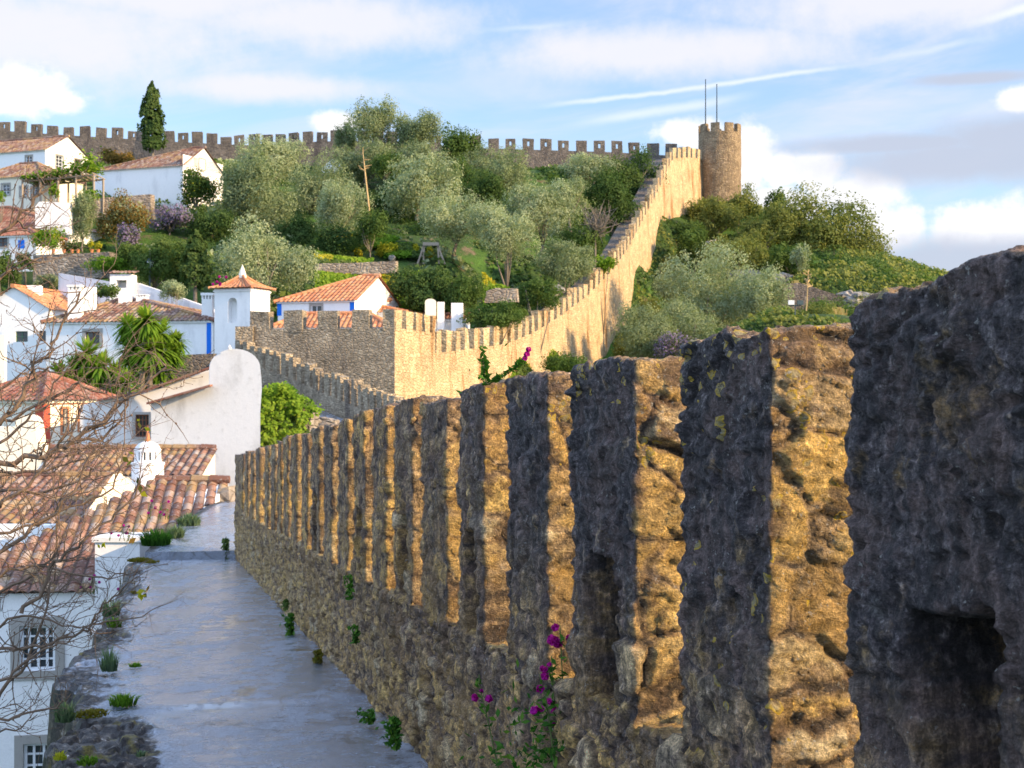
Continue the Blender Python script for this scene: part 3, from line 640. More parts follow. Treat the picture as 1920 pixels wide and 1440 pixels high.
def square_tower():
    A, B, Cn = P(452, 580, 82.2), P(740, 580, 80), P(816, 583, 88); D = A+(Cn-B)
    zt = 16.3
    root = empty('square_tower', (A+B)/2*np.array([1, 1, 0])+np.array([0, 0, 5.])); tag(root, 'square stone gate tower with broad merlons, right face golden in sun', 'tower')
    zT = CZ+4.2-1.05; zB = CZ-9
    P4 = [np.array([p[0], p[1], 0]) for p in (A, B, Cn, D)]
    mb = MB(); n = 10
    for i in range(4):
        a, b = P4[i], P4[(i+1) % 4]; V = []; fs = []
        for r in range(n+1):
            for c in range(n+1):
                V.append(a+(b-a)*c/n+np.array([0, 0, zB+(zT-zB)*r/n]))
        fs = [(r*(n+1)+c, r*(n+1)+c+1, (r+1)*(n+1)+c+1, (r+1)*(n+1)+c) for r in range(n) for c in range(n)]
        mb.add(V, fs, mi=1 if i == 1 else 0)  # sun painted in: right face brighter gold stone, shaded faces darker tan
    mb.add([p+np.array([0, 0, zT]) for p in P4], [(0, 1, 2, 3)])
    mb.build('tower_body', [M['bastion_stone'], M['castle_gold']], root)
    def run(a, b, spans, mat, mdep=.6):
        u = (b-a)/np.linalg.norm(b-a); nrm = np.array([u[1], -u[0], 0]); L = np.linalg.norm(b-a)
        for s0, s1 in spans:
            mb = MB(); c = a+u*(s0+s1)/2*L+np.array([0, 0, zT+.45])-nrm*(mdep/2-.03)
            mb.box(c, ((s1-s0)*L/2, mdep/2, .6), u, nrm); 
            v = mb.v[0]; v += rng.normal(0, .03, v.shape)
            mb.build('merlon', mat, root)
    run(P4[0], P4[1], [((x0-452)/288, (x1-452)/288) for x0, x1 in [(470, 507), (535, 570), (598, 634), (661, 693), (719, 739.2)]], M['bastion_stone'])
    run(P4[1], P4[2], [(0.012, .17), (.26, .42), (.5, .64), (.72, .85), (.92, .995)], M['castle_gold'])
square_tower()
def low_gate_wall():
    # the lower wall left of the gate tower's first merlon
    a, b = P(441, 612, 81.9), P(474, 612, 81.8); mb = MB(); t = np.array([0, 1.2, 0])
    mb.prism([a, b, b-np.array([0, 0, 6]), a-np.array([0, 0, 6])], t); mb.build('gate_wall', M['bastion_stone'])
    tag(bpy.data.objects['gate_wall'], 'short low stone wall between the white belfry and the gate tower', 'wall')
low_gate_wall()

def round_tower():
    c = P(1349.5, 375, 195); r = 39.5/F*195; z0 = c[2]-4; zt = P(0, 236, 195)[2]; zs = P(0, 252, 195)[2]
    c = np.array([c[0], c[1]+0, 0]); root = empty('round_tower', (c[0], c[1], z0)); tag(root, 'tall round stone tower with merlons at the top of the hill', 'tower')
    k = 40; nz = 16; V = []; th = np.arange(k)/k*2*math.pi
    for i in range(nz+1):
        f = i/nz; rr = r*(1.03-.03*f)
        for t in th: V.append(c+np.array([rr*math.cos(t), rr*math.sin(t), z0+(zs-z0)*f])*(1, 1, 1)+rng.normal(0, .025, 3))
    fs = [(i*k+j, i*k+(j+1) % k, (i+1)*k+(j+1) % k, (i+1)*k+j) for i in range(nz) for j in range(k)]+[tuple(range(nz*k, nz*k+k))]
    mesh_np('tower_body', V, fs, M['tower_stone'], root)
    for m_ in range(9):
        a0 = m_/9*2*math.pi+.12+R(-90); a1 = a0+.43; mb = MB(); n = 4; b = []; 
        for i in range(n):
            t0 = a0+(a1-a0)*i/n; t1 = a0+(a1-a0)*(i+1)/n; q = lambda t, rr, z: c+np.array([rr*math.cos(t), rr*math.sin(t), z])
            mb.hexa([q(t0, r+.02, zs-.2), q(t1, r+.02, zs-.2), q(t1, r-.55, zs-.2), q(t0, r-.55, zs-.2)], [q(t0, r+.02, zt), q(t1, r+.02, zt), q(t1, r-.55, zt), q(t0, r-.55, zt)])
        mb.build('merlon', M['tower_stone'], root)
    for px, py, lb in [(1321.5, 153, 'taller left flagpole standing bare on the round tower'), (1342.5, 162, 'shorter right flagpole standing bare on the round tower')]:
        p = P(px, py, 195); p[1] = 194.2; mb = MB(); mb.tube([(p[0], p[1], zs-.1), (p[0], p[1], p[2])], [.10, .06], 8); mb.lathe((p[0], p[1], p[2]), [(.02, 0), (.09, .05), (.05, .16)], 8); mb.box((p[0], p[1], zs+.9), (.13, .1, .25))
        tag(mb.build('flagpole', M['dark_metal']), lb, 'flagpole', 'bare flagpoles on the round tower')
round_tower()
#PART2
# ------------------------------------------------------------------ roofs and houses
def tiles(mb, O, U, V, L, lo, hi, cw, rl, amp, uo=0., q=6):
    U = np.asarray(U, float); V = np.asarray(V, float); N = np.cross(U, V); N /= np.linalg.norm(N)
    if N[2] < 0: N = -N
    nc = max(1, int(round(L/cw))); cw = L/nc; ts = np.linspace(0, 1, q+1); h = amp*np.clip(1.25*np.sin(np.pi*ts)**1.0-.25, 0, 1)
    h = amp*(.5-.5*np.cos(2*np.pi*ts))**.7
    for i in range(nc):
        uc = (i+.5)*cw; v0, v1 = lo(uc), hi(uc)
        if v1-v0 < .05: continue
        lines = []; k = int(math.floor(v0/rl))
        while k*rl < v1-.02:
            a, b = max(v0, k*rl), min(v1, (k+1)*rl); j = rng.normal(0, amp*.12); js = rng.normal(0, cw*.05)
            lines += [(a, k+.02, amp*.38+j, js), (b, k+.97, j, js)]; k += 1
        n = len(lines); m = q+1; Vv = []; uv = []
        for (v, kk, dz, js) in lines:
            for t, hh in zip(ts, h):
                Vv.append(O+U*((i+t)*cw+js*math.sin(math.pi*t))+V*v+N*(hh+dz*(hh > amp*.1)+amp*.1)); uv.append((i+.001+.998*t+uo, kk))
        fs = [(r*m+c, r*m+c+1, (r+1)*m+c+1, (r+1)*m+c) for r in range(n-1) for c in range(q)]
        mb.add(Vv, fs, uv)
def ridge_caps(mb, a, b, r=.13, seg=.42, mi=0):
    a = np.asarray(a, float); b = np.asarray(b, float); L = np.linalg.norm(b-a); n = max(1, int(L/seg))
    for i in range(n):
        p, q = a+(b-a)*i/n, a+(b-a)*(i+1.08)/n
        k = mb.n; mb.tube([p, q], [r*1.05, r*.85], 7)
        mb.uv[-1][:] = (1000+i*1.0+.5, 7.5)
def hit(px, py, p0, nrm):   # ray of a picture point with a wall plane
    d = np.array([(px-960)/F, 1, -(py-720)/F]); o = np.array([0, 0, CZ]); t = np.dot(np.asarray(p0)-o, nrm)/np.dot(d, nrm); return o+d*t

def wall_face(mb, O, U, L, z0, z1, holes, depth, mi=0):
    """vertical wall from O along U with rectangular openings (a0,a1,b0,b1) and reveals"""
    U = np.asarray(U, float); nrm = np.array([U[1], -U[0], 0]); Z = np.array([0, 0, 1.]); O = np.array([O[0], O[1], 0.])
    xs = sorted(set([0, L]+[v for h in holes for v in h[:2]])); zs = sorted(set([z0, z1]+[v for h in holes for v in h[2:4]]))
    for i in range(len(xs)-1):
        for j in range(len(zs)-1):
            cx, cz = (xs[i]+xs[i+1])/2, (zs[j]+zs[j+1])/2
            if any(h[0] < cx < h[1] and h[2] < cz < h[3] for h in holes): continue
            mb.quad(O+U*xs[i]+Z*zs[j], O+U*xs[i+1]+Z*zs[j], O+U*xs[i+1]+Z*zs[j+1], O+U*xs[i]+Z*zs[j+1], mi)
    for h in holes:
        c = [O+U*h[0]+Z*h[2], O+U*h[1]+Z*h[2], O+U*h[1]+Z*h[3], O+U*h[0]+Z*h[3]]
        for k in range(4):
            a, b = c[k], c[(k+1) % 4]; mb.quad(a, b, b-nrm*depth, a-nrm*depth, mi)
def window(root, O, U, h, depth, frame, surround=None, bars=(2, 3), sw=.14, label=None, door=False):
    U = np.asarray(U, float); nrm = np.array([U[1], -U[0], 0]); Z = np.array([0, 0, 1.]); O = np.array([O[0], O[1], 0.])
    a0, a1, b0, b1 = h; mb = MB(); fw = min(.06, (a1-a0)*.09); c = lambda a, b, k: O+U*a+Z*b-nrm*k
    def bar(x0, x1, y0, y1, k, t=.03): mb.box(c((x0+x1)/2, (y0+y1)/2, k), ((x1-x0)/2, t, (y1-y0)/2), U, nrm)
    k = depth-.045
    bar(a0, a0+fw, b0, b1, k); bar(a1-fw, a1, b0, b1, k); bar(a0+fw, a1-fw, b0, b0+fw, k); bar(a0+fw, a1-fw, b1-fw, b1, k)
    for i in range(1, bars[0]):
        x = a0+(a1-a0)*i/bars[0]; bar(x-fw*.4, x+fw*.4, b0+fw, b1-fw, k, .02)
    for j in range(1, bars[1]):
        y = b0+(b1-b0)*j/bars[1]; bar(a0+fw, a1-fw, y-fw*.3, y+fw*.3, k, .017)
    w = mb.build('door' if door else 'window', M[frame], root)
    if label: w['label'] = label
    g = MB(); g.box(c((a0+a1)/2, (b0+b1)/2, depth-.012), ((a1-a0)/2-.004, .008, (b1-b0)/2-.004), U, nrm); g.build('pane', M['window_glass'], w)
    if surround:
        s = MB(); p = .03
        def sb(x0, x1, y0, y1): s.box(c((x0+x1)/2, (y0+y1)/2, -p/2), ((x1-x0)/2, p/2+.01, (y1-y0)/2), U, nrm)
        sb(a0-sw, a0, b0-sw, b1+sw); sb(a1, a1+sw, b0-sw, b1+sw); sb(a0, a1, b1, b1+sw); sb(a0, a1, b0-sw, b0)
        s.build('window_surround', M[surround], root)

class House:
    def __init__(s, name, label, cpx, d, lpx, dep, eave, ridge, wall='white_plaster', roof='tile_old', ang=20., kind='gable', oh=.22, wins=(), side_wins=(), base=None,
                 cw=.30, rl=.45, amp=.055, cat='house', group=None, stripes=(), hl=1., hr=1., side_wall=None, eave_strip=True):
        """cpx,d: right front corner; lpx: left end of the front; eave/ridge: picture heights at the corner / above the middle of the right side"""
        a = R(ang); s.U = U = np.array([math.cos(a), -math.sin(a), 0]); s.nrm = nrm = np.array([U[1], -U[0], 0]); Bk = -nrm
        c = P(cpx, 720, d); l = hit(lpx, 720, c, nrm); L = np.linalg.norm((l-c)[:2]); s.O = O = np.array([c[0], c[1], 0])-U*L; s.L = L
        ze = P(cpx, eave, d)[2]; mid = c+Bk*dep/2; zr = CZ-(ridge-720)/F*mid[1]
        if base is None: base = min(gz(*O[:2]), gz(*(O+U*L)[:2]), gz(*(O+U*L+Bk*dep)[:2]))-.6
        s.ze, s.zr, s.base, s.dep = ze, zr, base, dep
        root = empty(name, O+U*L/2+Bk*dep/2+np.array([0, 0, base])); s.root = root; tag(root, label, cat, group)
        holes = [s.hole(w[:4]) for w in wins]; mb = MB()
        wall_face(mb, O, U, L, base, ze, holes, .16)
        Z = np.array([0, 0, 1.]); C = O+U*L
        sh = [s.shole(w[:4]) for w in side_wins]; wall_face(mb, C, Bk, dep, base, ze, sh, .16, 0)
        D = O+Bk*dep; E = C+Bk*dep
        mb.quad(E+Z*base, D+Z*base, D+Z*ze, E+Z*ze); mb.quad(D+Z*base, O+Z*base, O+Z*ze, D+Z*ze)
        if kind in ('gable', 'hipl'):
            mb.add([C+Z*ze, E+Z*ze, C+Bk*dep/2+Z*zr], [(0, 1, 2)])
        if kind in ('gable', 'hipr'):
            mb.add([O+Z*ze, D+Z*ze, O+Bk*dep/2+Z*zr], [(0, 1, 2)])
        if kind == 'front':
            mb.add([O+Z*ze, C+Z*ze, O+U*L/2+Z*zr], [(0, 1, 2)]); mb.add([D+Z*ze, E+Z*ze, D+U*L/2+Z*zr], [(0, 1, 2)])
        mb.build('wall', M[wall], root)
        for w, h in zip(wins, holes): window(root, O, U, h, .16, *w[4:])
        for w, h in zip(side_wins, sh): window(root, C, Bk, h, .16, *w[4:])
        rb = MB(); half = dep/2; rise = zr-ze; S = math.hypot(half, rise); g = .012
        if kind != 'front':
            Vf = (Bk*half+Z*rise)/S; Vb = (-Bk*half+Z*rise)/S; So = S*oh/half*1.0; SS_ = S+So
            sxl = oh if kind in ('gable', 'hipr') else oh; Lx = L+2*oh
            hil = kind in ('hip', 'hipl'); hir = kind in ('hip', 'hipr'); kl = SS_/(half*hl+oh); kr = SS_/(half*hr+oh)
            f = lambda u: min(SS_, u*kl if hil else 9e9, (Lx-u)*kr if hir else 9e9)
            fb = lambda u: min(SS_, (Lx-u)*kl if hil else 9e9, u*kr if hir else 9e9)
            o1 = O-U*oh+Z*(ze+g)-Vf*So; o2 = E+U*oh+Z*(ze+g)-Vb*So
            tiles(rb, o1, U, Vf, Lx, lambda u: 0, f, cw, rl, amp); tiles(rb, o2, -U, Vb, Lx, lambda u: 0, fb, cw, rl, amp, 200)
            r0 = O-U*oh+Bk*half+Z*(zr+.05)+U*(hil*(half*hl+oh)); r1 = C+U*oh+Bk*half+Z*(zr+.05)-U*(hir*(half*hr+oh))
            ridge_caps(rb, r0, r1, .1+amp)
            for side, flag, hk in ((0, hil, hl), (1, hir, hr)):
                if not flag: continue
                Uh = -Bk if side == 0 else Bk; oo = (D+Bk*oh if side == 0 else C-Bk*oh)+(-U if side == 0 else U)*oh; In = U if side == 0 else -U
                run = half*hk+oh; Sh = math.hypot(run, rise*(half+oh)/half); Vh = (In*run+Z*rise*(half+oh)/half)/Sh; Lh = dep+2*oh
                zz = ze-rise*oh/half+g
                tiles(rb, oo+Z*zz, Uh, Vh, Lh, lambda u: 0, lambda u: Sh*min(1, u/(Lh/2), (Lh-u)/(Lh/2)), cw, rl, amp, 400+side*100)
                top = (r0 if side == 0 else r1)
                for q in (oo+Z*zz, oo+Uh*Lh+Z*zz): ridge_caps(rb, q+Z*amp, top, .08+amp)
            # closed underside so the roof has thickness
            if kind == 'gable' or True:
                for (pa, vv) in ((O, Vf), (E, Vb)):
                    pass
        else:
            half = L/2; S = math.hypot(half, rise)
            for side in (0, 1):
                In = U if side == 0 else -U; Uh = -Bk if side == 0 else Bk; oo = (D if side == 0 else C); V_ = (In*half+Z*rise)/S
                Sx = S*(1+oh/half); o1 = oo-V_*(S*oh/half)+Z*(ze+g)-Uh*oh
                tiles(rb, o1, Uh, V_, dep+2*oh, lambda u: 0, lambda u: Sx, cw, rl, amp, side*100)
            ridge_caps(rb, O+U*half-Bk*oh+Z*(zr+.05), D+U*half+Bk*oh+Z*(zr+.05), .1+amp)
        rf = rb.build('roof', M[roof], root); s.roof = rf
        if eave_strip and kind != 'front':
            eb = MB(); eb.box(O+U*L/2-Bk*.06+Z*(ze-.09), (L/2+.05, .06, .07), U, nrm); eb.box(C+Bk*dep/2+U*.05+Z*(ze-.09), (.05, dep/2, .07), U, nrm) if kind in ('hip', 'hipr') else None
            eb.build('cornice', M[wall], root)
        for (x0, x1, y0, y1, m_) in stripes:
            h = s.hole((x0, x1, y0, y1)); sb = MB(); sb.box(O+U*(h[0]+h[1])/2+nrm*.006+Z*(h[2]+h[3])/2, ((h[1]-h[0])/2, .008, (h[3]-h[2])/2), U, nrm)
            sb.build('corner_stripe', M[m_], root)
    def hole(s, w):
        a = hit(w[0], w[3], s.O, s.nrm); b = hit(w[1], w[2], s.O, s.nrm); return (np.dot(a-s.O, s.U), np.dot(b-s.O, s.U), a[2], b[2])
    def shole(s, w):
        Bk = -s.nrm; C = s.O+s.U*s.L; n = s.U; a = hit(w[0], w[3], C, n); b = hit(w[1], w[2], C, n); return (np.dot(a-C, Bk), np.dot(b-C, Bk), a[2], b[2])
WIN = ('white_wood', 'window_stone', (2, 3)); BW = ('brown_wood', 'window_stone', (2, 2)); GW = ('green_wood', 'window_stone', (2, 3))
def chimney_box(name, label, px0, px1, py0, py1, d, cap=True, dep=None, wall='white_plaster', group='white chimneys on the old town roofs', vents=True, round_top=False, down=1.2):
    a, b = P(px0, py1, d), P(px1, py0, d); w = b[0]-a[0]; dep = dep or w*.8; h = b[2]-a[2]; c = np.array([(a[0]+b[0])/2, d+dep/2, a[2]])
    root = empty(name, c-np.array([0, 0, down])); tag(root, label, 'chimney', group); mb = MB(); hb = h*.72 if cap else h
    if round_top:
        n = 9; poly = [(-w/2, -down), (w/2, -down)]+[(w/2*math.cos(t), h-w/2*.55+w/2*.55*math.sin(t)) for t in np.linspace(0, math.pi, n)]
        mb.prism([c+np.array([x, -dep/2, z]) for x, z in poly], (0, dep, 0)); mb.build('stack', M[wall], root); return
    mb.box(c+np.array([0, 0, (hb-down)/2]), (w/2, dep/2, (hb+down)/2)); mb.build('stack', M[wall], root)
    if cap:
        cb = MB(); n = 3; z0, z1 = hb, h*.88; pw = w/(2*n+1)*.55
        for i in range(n+1):
            for y in (-dep/2+pw, dep/2-pw): cb.box(c+np.array([-w/2+pw+(w-2*pw)*i/n, y, (z0+z1)/2]), (pw, pw, (z1-z0)/2))
        cb.box(c+np.array([0, 0, (z1+h)/2]), (w/2+.05, dep/2+.05, (h-z1)/2)); cb.build('chimney_cap', M[wall], root)
        vb = MB(); vb.box(c+np.array([0, 0, (z0+z1)/2]), (w/2-pw*2.2, dep/2-pw*2.2, (z1-z0)/2-.005)); vb.build('flue', M['dark_metal'], root)

House('white_house', 'white hillside house with brown tile roof and arched window in its sunlit gable', 85, 150, -40, 7, 280, 256, ang=22, wins=[(48.5, 60, 292, 311, *WIN)], side_wins=[(105, 118, 293, 316, 'white_wood', 'window_stone', (2, 4)), (140, 151, 300, 309, *BW)], roof='tile_old')
House('white_house', 'long white hillside house with hipped brown roof and green window in its gable', 343, 140, 177, 7.2, 309, 277, ang=21, kind='hipl', hl=2.6, side_wins=[(374, 384, 300, 316, *GW)], roof='tile_old')
House('white_house', 'small white house with hipped roof beside the vine pergola at the far left', 80, 133, -50, 6, 328, 303, ang=20, kind='hip', wall='cream_plaster', wins=[(38, 51, 350, 367, *WIN), (59, 70, 350, 365, *WIN), (4, 18, 345, 365, *WIN)], roof='tile_old')
House('white_house', 'stained white house with long sloping red roof behind the orange tree', 122, 123, -80, 5.5, 424, 383, ang=18, kind='hipr', hr=2.8, wall='stained_plaster', roof='tile_red')
House('white_house', 'low white cottage with a blue tile panel left of the orange tree', 68, 117, -60, 4, 440, 428, ang=15, kind='hip', wins=[(-6, 14, 446, 463, *BW)], stripes=[(34, 46, 450, 466, 'blue_paint')], roof='tile_red')
House('pediment_house', 'white house with round medallion in its triangular pediment at the left edge', 93, 97, -40, 8, 578, 544, ang=8, kind='front', roof='tile_orange', wins=[(29, 52, 621, 641, 'green_wood', None, (2, 2)), (73, 86, 620, 640, 'brown_wood', None, (1, 1))])
House('long_house', 'long white house with lichen yellow tile roof and blue corner beside the belfry', 400, 90, 86, 7, 600, 561, ang=15, kind='hip', roof='tile_old', hl=.9, hr=2.0, wins=[(160, 187, 622, 645, 'brown_wood', 'window_stone', (2, 2), .22)], stripes=[(387.5, 396, 601, 668, 'blue_paint')], cw=.34, rl=.5, amp=.07)
House('tiled_house', 'white house with bright orange tile roof and blue corners behind the gate tower', 665, 100, 521, 7.4, 562, 518, ang=20, kind='hipl', hl=1.35, roof='tile_orange', wins=[(583, 603, 572, 596, 'white_wood', 'window_stone', (2, 1))], stripes=[(519.8, 528, 563, 592, 'blue_paint'), (656, 664.6, 563, 595, 'blue_paint')], cw=.34, rl=.5, amp=.07)
House('low_house', 'low orange roofed house showing through the gate tower embrasures', 728, 94.5, 508, 3.5, 612, 588, ang=8, kind='hip', roof='tile_orange', cw=.34, rl=.5, amp=.06)
House('outbuilding', 'small white lean-to with orange roof right of the blue cornered house', 760, 103, 668, 4, 584, 562, ang=14, kind='hip', hr=2.4, roof='tile_orange', wall='white_plaster', cw=.34, rl=.5, amp=.06)
House('low_house', 'low white house with dark red roof edge right of the gate tower merlons', 872, 104, 770, 3, 598, 590, ang=5, kind='gable', roof='tile_red')
chimney_box('chimney', 'rounded cream chimney with brick top above the gate tower', 797, 817, 560, 597, 102.5, False, round_top=True, wall='cream_plaster')
chimney_box('chimney', 'slim white chimney just right of the rounded cream one', 820, 833, 566, 600, 103, False)
chimney_box('chimney', 'tapering white chimney block furthest right behind the gate tower', 846, 868, 568, 606, 103, False)
chimney_box('chimney', 'broad white chimney with vents on the ridge of the long house', 127, 151, 534, 566, 93, True)
chimney_box('chimney', 'white chimney block with brick band beside the vented one', 153, 176, 538, 566, 94, False)
chimney_box('chimney', 'squat round topped white chimney behind the long roof', 222, 247, 547, 566, 95, False, round_top=True)
chimney_box('chimney', 'small low vented white chimney behind the long roof', 255, 275, 552, 566, 95, True)
chimney_box('chimney', 'white vented chimney on the long roof next to the belfry', 378, 398, 549, 590, 90.5, True)
chimney_box('chimney', 'small white chimney with tile cap above the pediment roof', 49, 74, 535, 550, 99, False)
chimney_box('chimney', 'narrow cream chimney with terracotta top at the left frame edge', -6, 8.5, 628, 800, 58, False, wall='cream_plaster')

def belfry():
    d = 88.5; c = P(470, 540, d); a = R(20); U = np.array([math.cos(a), -math.sin(a), 0]); nrm = np.array([U[1], -U[0], 0]); Bk = -nrm
    l = hit(402, 540, c, nrm); L = np.linalg.norm((l-c)[:2]); O = np.array([c[0], c[1], 0])-U*L; dep = L*.92; Z = np.array([0, 0, 1.]); ze = c[2]; zb = P(0, 690, d)[2]
    root = empty('belfry', O+U*L/2+Bk*dep/2+Z*zb); tag(root, 'white belfry with arched niche and flared pyramid tile roof', 'belfry')
    A = hit(427.5, 605, O, nrm); B = hit(444.5, 558, O, nrm); a0, a1 = np.dot(A-O, U), np.dot(B-O, U); zs = B[2]-(a1-a0)/2; mb = MB()
    h = (a0, a1, A[2], B[2]); wall_face(mb, O, U, L, zb, ze, [h], .45)
    n = 8; ctr = O+U*(a0+a1)/2+Z*zs; r = (a1-a0)/2
    for side in (0, 1):    # spandrels that make the head of the niche round
        ths = np.linspace(0, math.pi/2, n) if side == 0 else np.linspace(math.pi/2, math.pi, n)
        corner = O+U*(a1 if side == 0 else a0)+Z*B[2]
        for i in range(n-1):
            p, q = [ctr+U*r*math.cos(t)+Z*r*math.sin(t) for t in ths[i:i+2]]; mb.add([corner, p, q], [(0, 1, 2)]); mb.quad(p, q, q-nrm*.45, p-nrm*.45)
    mb.quad(O+U*a0+Z*A[2]-nrm*.45, O+U*a1+Z*A[2]-nrm*.45, O+U*a1+Z*B[2]-nrm*.45, O+U*a0+Z*B[2]-nrm*.45)
    C, E, D = O+U*L, O+U*L+Bk*dep, O+Bk*dep
    for p, q in ((C, E), (E, D), (D, O)): mb.quad(p+Z*zb, q+Z*zb, q+Z*ze, p+Z*ze)
    mb.quad(*[p+Z*ze for p in (O, C, E, D)]); mb.build('wall', M['white_plaster'], root)
    cb = MB(); cb.box(O+U*L/2+Bk*dep/2+Z*(ze-.14), (L/2+.06, dep/2+.06, .05), U, nrm); cb.build('cornice', M['white_plaster'], root)
    rb = MB(); ctr = O+U*L/2+Bk*dep/2; apex = P(0, 512, d)[2]-ze; nr = 9
    for f in range(4):
        dirs = [nrm, U, -nrm, -U]; n_ = dirs[f]; t_ = dirs[(f+1) % 4]; he = (L if f % 2 == 0 else dep)/2+.28; hs = (dep if f % 2 == 0 else L)/2+.28
        nc = 8; Vv = []; uv = []
        for k in range(nr+1):
            s = k/nr; sc = 1-s; z = apex*(s**1.55)*1.0+.02
            for step in ((0, 1) if k < nr else (0,)):
                for i in range(nc*4+1):
                    x = (i/(nc*4)-.5)*2; hgt = .055*(.5-.5*math.cos(2*math.pi*i/4))+.02*step
                    Vv.append(ctr+n_*(hs*sc)+t_*(he*sc*x)+Z*(ze+z+hgt*min(1, sc*1.6))); uv.append((i/4+f*30+.002, k-.45+.45*step))
        m = nc*4+1; rows = len(Vv)//m
        rb.add(Vv, [(r_*m+c_, r_*m+c_+1, (r_+1)*m+c_+1, (r_+1)*m+c_) for r_ in range(rows-1) for c_ in range(m-1)], uv)
        for k in range(nr):
            pass
        pts = [ctr+n_*(hs*(1-s))+t_*(he*(1-s))+Z*(ze+apex*(s**1.55)+.06) for s in np.linspace(0, 1, 8)]; rb.tube(pts, .09, 6); rb.uv[-1][:] = (900.5+f, 3.5)
    roof = rb.build('roof', M['tile_orange'], root)
    fb = MB(); top = ctr+Z*(ze+apex); fb.lathe(top, [(.27, -.3), (.24, .0), (.17, .26), (.07, .5), (.01, .66)], 8); fb.build('finial', M['cream_plaster'], root)
belfry()

# the near roofs below the walkway
def roof_poly(mb, A, B, Cc, D, cw, rl, amp, uo=0):
    """tiled slope: eave A->B, ridge D->Cc (D above A)"""
    A, B, Cc, D = [np.asarray(p, float) for p in (A, B, Cc, D)]; U = (B-A)/np.linalg.norm(B-A); V = (D+Cc)/2-(A+B)/2; V -= U*np.dot(V, U); V /= np.linalg.norm(V)
    pr = [(np.dot(p-A, U), np.dot(p-A, V)) for p in (A, B, Cc, D)]; u0 = min(p[0] for p in pr); u1 = max(p[0] for p in pr)
    def rng_at(u):
        vs_ = []
        for i in range(4):
            (ua, va), (ub, vb) = pr[i], pr[(i+1) % 4]
            if (ua-u)*(ub-u) <= 0 and abs(ua-ub) > 1e-9: vs_.append(va+(vb-va)*(u-ua)/(ub-ua))
        return (min(vs_), max(vs_)) if len(vs_) > 1 else (0, 0)
    tiles(mb, A+U*u0, U, V, u1-u0, lambda u: rng_at(u+u0)[0], lambda u: rng_at(u+u0)[1], cw, rl, amp, uo)
def prism_house(name, label, roofpoly, wall_down, wall, roof, cw=.24, rl=.36, amp=.05, wins=(), group=None, cat='house'):
    A, B, Cc, D = [np.asarray(p, float) for p in roofpoly]; Z = np.array([0, 0, 1.])
    root = empty(name, (A+B)/2*np.array([1, 1, 0])+Z*(min(A[2], B[2])-wall_down)); tag(root, label, cat, group)
    zb = min(A[2], B[2])-wall_down; U = (B-A)*np.array([1, 1, 0]); L = np.linalg.norm(U); U /= L; nrm = np.array([U[1], -U[0], 0])
    ins = .12; Ai, Bi = A+(Cc-B)*.03, B+(Cc-B)*.03; hs = []
    for w in wins:
        a = hit(w[0], w[3], Ai, nrm); b = hit(w[1], w[2], Ai, nrm); O0 = np.array([Ai[0], Ai[1], 0]); hs.append((np.dot(a-O0, U), np.dot(b-O0, U), a[2], b[2]))
    mb = MB(); zt = min(Ai[2], Bi[2])-.03; wall_face(mb, Ai, U, np.linalg.norm((Bi-Ai)[:2]), zb, zt, hs, .14)
    dn = lambda p, k=.04: p-Z*k
    for p, q in ((Bi, Cc), (Cc, D), (D, Ai)): mb.quad(np.array([*p[:2], zb]), np.array([*q[:2], zb]), dn(q), dn(p))
    mb.quad(dn(Ai), dn(Bi), dn(Cc), dn(D)); mb.build('wall', M[wall], root)
    for w, h in zip(wins, hs): window(root, Ai, U, h, .14, *w[4:])
    rb = MB(); roof_poly(rb, A, B, Cc, D, cw, rl, amp); ridge_caps(rb, D+Z*.05, Cc+Z*.05, .11); rb.build('roof', M[roof], root)
    return root
prism_house('shed_roof_house', 'white facade with two sash windows under an old tiled shed roof beside the walkway', [P(-160, 1113, 27.6), P(258, 1113, 28.2), P(428, 903, 33.6), P(292, 903, 33.6)], 7, 'white_plaster', 'tile_old',
            wins=[(37, 104, 1172, 1259, 'white_wood', 'window_stone', (4, 4), .17, None), (44, 118, 1392, 1480, 'white_wood', 'window_stone', (4, 4), .17, None)])
prism_house('tiled_house', 'house with long lichen spotted tile roof behind the bare branches', [P(-120, 985, 36.2), P(172, 985, 36.2), P(216, 894, 40), P(-60, 894, 40)], 4, 'white_plaster', 'tile_old')
prism_house('tiled_house', 'low house with pale mottled tile roof in front of the grey gable', [P(60, 893, 42), P(378, 893, 42), P(403, 842, 44.3), P(92, 842, 44.3)], 4, 'cream_plaster', 'tile_old')

def slab(name, label, poly, d0, d1, thick, mat, cat='wall', group=None, x0=None, x1=None):
    xs = [p[0] for p in poly]; a, b = min(xs), max(xs); pts = [P(p[0], p[1], d0+(d1-d0)*(p[0]-a)/(b-a)) for p in poly]
    mb = MB(); mb.prism(pts, (.25*thick, thick, 0)); o = mb.build(name, M[mat]); tag(o, label, cat, group); return o
slab('gable_wall', 'cream peaked gable wall rising above the lichen spotted roof', [(150, 978), (213, 889), (218, 893), (246, 918), (240, 935), (168, 975)], 35.6, 38.0, .35, 'cream_plaster')
slab('courtyard_wall', 'white wall strip with a dark opening left below the lichen spotted roof', [(-60, 985), (-60, 1075), (10, 1075), (92, 1000), (92, 985)], 34.5, 34.5, .4, 'white_plaster')

